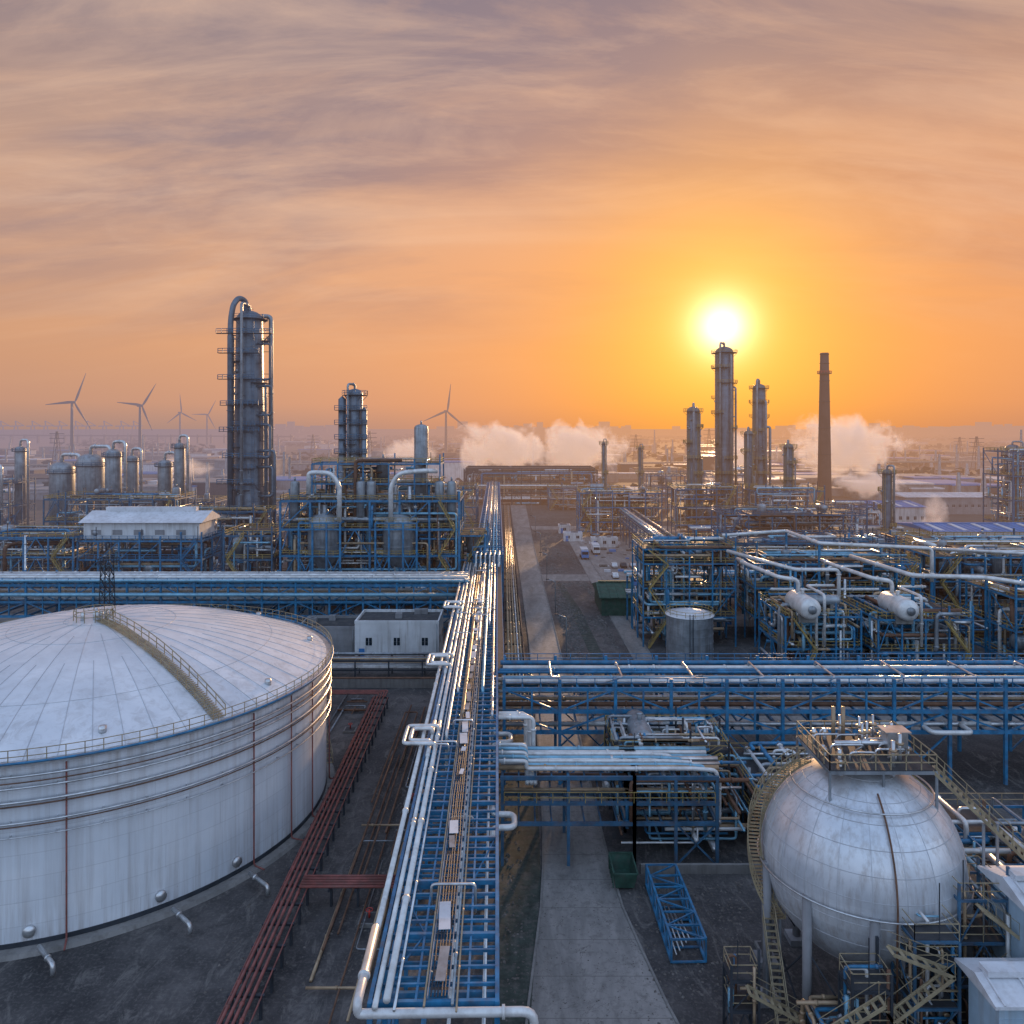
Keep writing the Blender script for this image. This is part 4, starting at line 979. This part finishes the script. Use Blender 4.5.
# ================================================================== WIND TURBINES
def turbine(px,Y_,hub,bl,rot,yaw):
    X_=(px-512)/768*Y_; A=Asset('wind_turbine',(X_,Y_,0))
    A.p('tower','turbine_white').rev([(2.8,0),(1.6,hub)],(X_,Y_,0),16)
    fx=Vector((math.sin(yaw),-math.cos(yaw),0)); sd=Vector((math.cos(yaw),math.sin(yaw),0))
    c=Vector((X_,Y_,hub+1))
    A.p('nacelle','turbine_white').beam(c-fx*5,c+fx*3.5,3.4,3.4)
    A.p('hub','turbine_white').tube([c+fx*3.5,c+fx*5,c+fx*6],1.5,10)
    h=c+fx*4.8
    for k in range(3):
        a=rot+k*2*pi/3; dr_=sd*math.cos(a)+Vector((0,0,1))*math.sin(a); nn=dr_.cross(fx)
        pr=[(0,1.4),(.12,2.3),(.25,2.6),(.6,1.6),(1,.5)]
        vs=[];fs=[]
        for f_,w in pr:
            q=h+dr_*bl*f_
            vs+=[q-nn*w*.5,q+fx*.35,q+nn*w*1.0,q-fx*.35]
        for i in range(4):
            for j in range(4): fs.append((i*4+j,i*4+(j+1)%4,(i+1)*4+(j+1)%4,(i+1)*4+j))
        A.p('blades','turbine_white').add(vs,fs)
    A.build()
turbine(72,1075,80,46,math.radians(66),1.25)
turbine(140,1168,78,42,math.radians(55),1.1)
turbine(180,1790,80,44,math.radians(95),1.0)
turbine(207,2070,80,46,math.radians(60),.9)
turbine(446,1280,72,46,math.radians(82),.5)
# ================================================================== DISTANT THINGS
A=Asset('distant_industrial_buildings')
for i in range(900):
    Y_=480+(R.random()**1.6)*3600; X_=R.uniform(-.85,.85)*Y_
    if Y_>1500 and X_/Y_<-.3: continue
    w=R.uniform(8,60);dp=R.uniform(8,40);h=R.uniform(3,10)*(2.0 if R.random()<.05 else 1)
    m=R.choice(('white_wall','grey_wall','concrete','grey_wall','dark_steel')); rm=R.choice(('dark_roof','white_roof','blue_roof','grey_wall','grey_wall'))
    if Y_<560 and abs(X_)<70: continue
    A.p('walls_'+m,m).box(X_,X_+w,Y_,Y_+dp,0,h); A.p('roofs_'+rm,rm).box(X_-.3,X_+w+.3,Y_-.3,Y_+dp+.3,h+.01,h+.8)
for i in range(200):
    Y_=430+R.random()**1.4*1400; X_=R.uniform(-.8,.8)*Y_
    if abs(X_)<60 and Y_<540: continue
    h=R.uniform(12,28)*(1.7 if R.random()<.1 else 1); A.p('stacks','silver_dull').rev([(R.uniform(.7,3.0),0),(.9,h)],(X_,Y_,0),8)
A.build()
A=Asset('distant_city')
for i in range(420):
    Y_=R.uniform(4200,6500); X_=R.choice((R.uniform(-.34,-.2),R.uniform(-.1,.15),R.uniform(.2,.66),R.uniform(.42,.66)))*Y_
    w=R.uniform(30,90);h=R.uniform(5,45)*(1.6 if R.random()<.1 else 1)
    A.p('towers','dark_steel').box(X_,X_+w,Y_,Y_+30,0,h+15)
A.build()
A=Asset('distant_treeline'); t=A.p('foliage','tree_dark')
for i in range(12000):
    row=R.randrange(14); Y_=[520,610,720,790,900,1010,1200,1400,1650,1900,2300,2700,3200,3800][row]+R.gauss(0,8+row*2); X_=R.uniform(-.8,.8)*Y_
    if math.sin(X_*.011+row*2.1)+.5*math.sin(X_*.037+row)<.05: continue
    if abs(X_-10)<50 and Y_<560: continue
    s_=R.uniform(1.2,3.2)*(1+Y_/2500); z=R.uniform(.5,5)*(1+Y_/4000)
    vs=[(X_+R.gauss(0,s_),Y_+R.gauss(0,s_),z+R.uniform(-s_,s_)) for k in range(5)]
    t.add(vs,[(0,1,2),(1,2,3),(2,3,4),(0,3,4),(0,1,4)])
A.build()
strip('bay_water',[(-9000,-560,1500),(-9000,-900,3600),(-12000,-1900,6500)],'water',.3)
A=Asset('sea_bridge',(-1500,2300,0)); S=A.p('deck','dark_steel'); S.beam((-2500,2250,28),(-640,2250,20),14,3.6); 
for i in range(48): x=-2480+i*39; A.p('piers','dark_steel').box(x-2.4,x+2.4,2246,2254,0,26)
A.build()
A=Asset('harbour_cranes'); 
for i in range(11):
    x=-2950+i*85+R.uniform(-20,20); y=4300; S=A.p('cranes','tyre')
    for q in(-14,14): S.beam((x+q,y,0),(x+q*.6,y,55),5)
    S.beam((x-35,y,55),(x+45,y,58),6);S.beam((x,y,55),(x-4,y,85),5);S.beam((x-4,y,85),(x+45,y,58),3)
A.build()
A=Asset('elevated_highway',(-100,760,0)); S=A.p('deck','concrete'); S.beam((-700,700,10),(700,820,10),12,1.6); 
for i in range(40): t_=i/39; A.p('piers','concrete').beam((-700+1400*t_,700+120*t_,0),(-700+1400*t_,700+120*t_,9.2),1.8)
A.build()
A=Asset('transmission_pylons')
for i in range(12):
    x=-600+i*110;y=900+R.uniform(-80,200);h=R.uniform(32,46); S=A.p('lattice','dark_steel')
    for a in(-1,1):
        for b in (-1,1): S.beam((x+a*4,y+b*4,0),(x+a*.6,y+b*.6,h),.5)
    for z in (h*.7,h*.82,h*.94): S.beam((x-8,y,z),(x+8,y,z),.6)
    for q in range(6): S.beam((x-4+3.4*q/6,y,h*q/6),(x+4-3.4*(q+1)/6,y,h*(q+1)/6),.3)
A.build()
# ================================================================== STEAM (volumes)
def steam(name,c,s,dens,seed,th=1.04,sc_=.75):
    m=bpy.data.materials.new(name+'_vapour'); m.use_nodes=True; nt=m.node_tree; nt.nodes.clear()
    out=N(nt,'ShaderNodeOutputMaterial'); tc=N(nt,'ShaderNodeTexCoord')
    G_=tc.outputs['Object']
    w=NOISE(nt,VM(nt,'ADD',VM(nt,'MULTIPLY',G_,(s[0]/14,s[1]/14,s[2]/14)),(seed,seed*2,0)),sc_,4,.62,.4)
    L_=VM(nt,'LENGTH',G_)
    e=M(nt,'SUBTRACT',1.0,L_)
    dn=M(nt,'MULTIPLY',M(nt,'SUBTRACT',M(nt,'ADD',M(nt,'MULTIPLY',w,1.9),M(nt,'MULTIPLY',e,.95)),th+.12),dens*4)
    dn=M(nt,'MINIMUM',M(nt,'MAXIMUM',dn,0),dens*1.8)
    pv=N(nt,'ShaderNodeVolumePrincipled'); pv.inputs['Color'].default_value=(1,.97,.95,1); pv.inputs['Anisotropy'].default_value=.2
    pv.inputs['Emission Color'].default_value=(1,.64,.48,1)
    nt.links.new(dn,pv.inputs['Density']); nt.links.new(M(nt,'MULTIPLY',dn,.32),pv.inputs['Emission Strength'])  # warm glow put into the plume, imitating light scattered many times inside it
    nt.links.new(pv.outputs[0],out.inputs['Volume'])
    p=Part(); p.rev([(math.sin(pi*i/12)+.0005,-math.cos(pi*i/12)) for i in range(13)],(0,0,0),20)
    me=bpy.data.meshes.new(name); me.from_pydata(p.v,[],p.f); me.materials.append(m)
    o=bpy.data.objects.new(name,me); o.location=c; o.scale=s; COL.objects.link(o)
steam('steam_plume',(-6,520,31),(42,14,22),.10,1.3)
steam('steam_plume',(46,530,31),(42,14,22),.10,4.1)
steam('steam_plume',(214,500,31),(56,15,26),.10,7.7)
steam('steam_plume',(146,490,27),(22,10,18),.09,2.2)
steam('steam_plume',(-54,400,31),(18,8,11),.10,9.2)
steam('steam_plume',(160,292,10),(6,5,11),.16,3.2,.95,1.3)
steam('steam_plume',(196,420,14),(22,7,8),.12,5.2,.95,1.0)
steam('steam_plume',(-160,380,26),(16,8,9),.07,6.2)
# ================================================================== WORLD
w=bpy.data.worlds.new("World"); sc.world=w; w.use_nodes=True; nt=w.node_tree; nt.nodes.clear()
out=N(nt,'ShaderNodeOutputWorld'); bg=N(nt,'ShaderNodeBackground')
tc=N(nt,'ShaderNodeTexCoord'); D=VM(nt,'NORMALIZE',tc.outputs['Generated'])
sx=N(nt,'ShaderNodeSeparateXYZ'); nt.links.new(D,sx.inputs[0]); dx,dy,dzz=sx.outputs
el=M(nt,'MAXIMUM',dzz,0)
base=RAMP(nt,el,[(0,lin(186,148,134)),(.03,lin(216,160,130)),(.10,lin(232,168,126)),(.22,lin(230,174,138)),(.33,lin(202,162,142)),(.43,lin(166,142,140)),(.52,lin(134,124,136)),(.75,lin(150,176,216,1.2)),(1,lin(150,176,216,1.35))])
back=RAMP(nt,el,[(0,lin(180,186,204,1.2)),(.2,lin(186,204,230,1.6)),(.6,lin(170,196,232,1.65)),(1,lin(150,176,216,1.35))])
fb=RAMP(nt,M(nt,'ADD',M(nt,'MULTIPLY',dy,.5),.5),[(.35,0),(.78,1)])
base=MIX(nt,fb,back,base)
lr=RAMP(nt,M(nt,'ADD',M(nt,'MULTIPLY',dx,.5),.5),[(.22,(.80,.84,.90)),(.5,(1.0,1.0,1.0)),(.8,(.96,.88,.80))])
base=MIX(nt,fb,base,MIX(nt,1.0,base,lr,'MULTIPLY'))
inv=M(nt,'DIVIDE',1,M(nt,'ADD',el,.30))
cv_=N(nt,'ShaderNodeCombineXYZ'); nt.links.new(M(nt,'MULTIPLY',dx,inv),cv_.inputs[0]); nt.links.new(M(nt,'MULTIPLY',dy,inv),cv_.inputs[1])
def cloud(rot,scl,loc,sc_,det,rough,dist):
    mp=N(nt,'ShaderNodeMapping'); mp.inputs['Rotation'].default_value=(0,0,math.radians(rot)); mp.inputs['Scale'].default_value=scl; mp.inputs['Location'].default_value=loc; nt.links.new(cv_.outputs[0],mp.inputs[0])
    return NOISE(nt,mp.outputs[0],sc_,det,rough,dist)
c1=cloud(30,(.7,2.4,1),(0.4,.3,0),1.6,9,.62,.7)
c2=cloud(24,(.55,1.3,1),(3,1.4,0),1.5,7,.55,.6)
c3=cloud(-34,(.8,3.0,1),(7,2,0),1.9,9,.65,.5)
msk=RAMP(nt,el,[(.08,0),(.17,.6),(.30,1)])
lft=RAMP(nt,M(nt,'ADD',M(nt,'MULTIPLY',dx,.5),.5),[(.3,1),(.62,.55),(.8,.7)])
dark=M(nt,'MULTIPLY',RAMP(nt,c2,[(.44,0),(.62,1)]),M(nt,'MULTIPLY',M(nt,'MULTIPLY',msk,lft),.80))
dark=M(nt,'MULTIPLY',dark,fb)
base=MIX(nt,dark,base,lin(132,120,134))
lite=M(nt,'MULTIPLY',RAMP(nt,c1,[(.46,0),(.70,1)]),M(nt,'MULTIPLY',M(nt,'MULTIPLY',msk,.6),fb))
base=MIX(nt,lite,base,lin(236,196,168))
l3=M(nt,'MULTIPLY',RAMP(nt,c3,[(.48,0),(.72,1)]),M(nt,'MULTIPLY',M(nt,'MULTIPLY',RAMP(nt,el,[(.04,0),(.12,.5),(.3,1)]),.38),fb))
base=MIX(nt,l3,base,lin(242,190,152))
ds=M(nt,'MAXIMUM',VM(nt,'DOT_PRODUCT',D,tuple(SUN)),0)
low=RAMP(nt,el,[(0,1),(.2,.7),(.42,.2)])
g1=M(nt,'MULTIPLY',M(nt,'POWER',ds,14),M(nt,'MULTIPLY',low,.80))
base=MIX(nt,g1,base,lin(246,146,50))
g2=M(nt,'MULTIPLY',M(nt,'POWER',ds,80),.72)
base=MIX(nt,g2,base,lin(255,182,58))
def addglow(b,p,k,c):
    q=M(nt,'MULTIPLY',M(nt,'POWER',ds,p),k)
    col=MIX(nt,1.0,(c[0],c[1],c[2]),q,'MULTIPLY'); return MIX(nt,1.0,b,col,'ADD')
base=addglow(base,260,.26,(1,.62,.16)); base=addglow(base,1300,.9,(1,.82,.5)); base=addglow(base,3500,1.2,(1,.9,.7))
sky=N(nt,'ShaderNodeTexSky'); sky.sky_type='NISHITA'; sky.sun_disc=False; sky.sun_elevation=SEL; sky.sun_rotation=SAZ; sky.air_density=1.5; sky.dust_density=3
base=MIX(nt,1.0,base,MIX(nt,1.0,sky.outputs[0],(.005,.005,.005),'MULTIPLY'),'ADD')
nt.links.new(base,bg.inputs[0]); bg.inputs[1].default_value=1.0; nt.links.new(bg.outputs[0],out.inputs[0])
# sun lamp
sl=bpy.data.lights.new('sun','SUN'); sl.energy=3.6; sl.angle=math.radians(1.0); sl.color=(1,.60,.30)
so=bpy.data.objects.new('sun',sl); so.rotation_euler=(-SUN).to_track_quat('-Z','Y').to_euler(); COL.objects.link(so)
# camera
cam=bpy.data.cameras.new('camera'); cam.lens=27; cam.sensor_width=36; cam.shift_y=-84/1024; cam.clip_start=.5; cam.clip_end=40000
co=bpy.data.objects.new('camera',cam); co.location=(0,0,45); co.rotation_euler=(math.radians(90),0,0); COL.objects.link(co); sc.camera=co
print('verts',sum(len(m.vertices) for m in bpy.data.meshes))
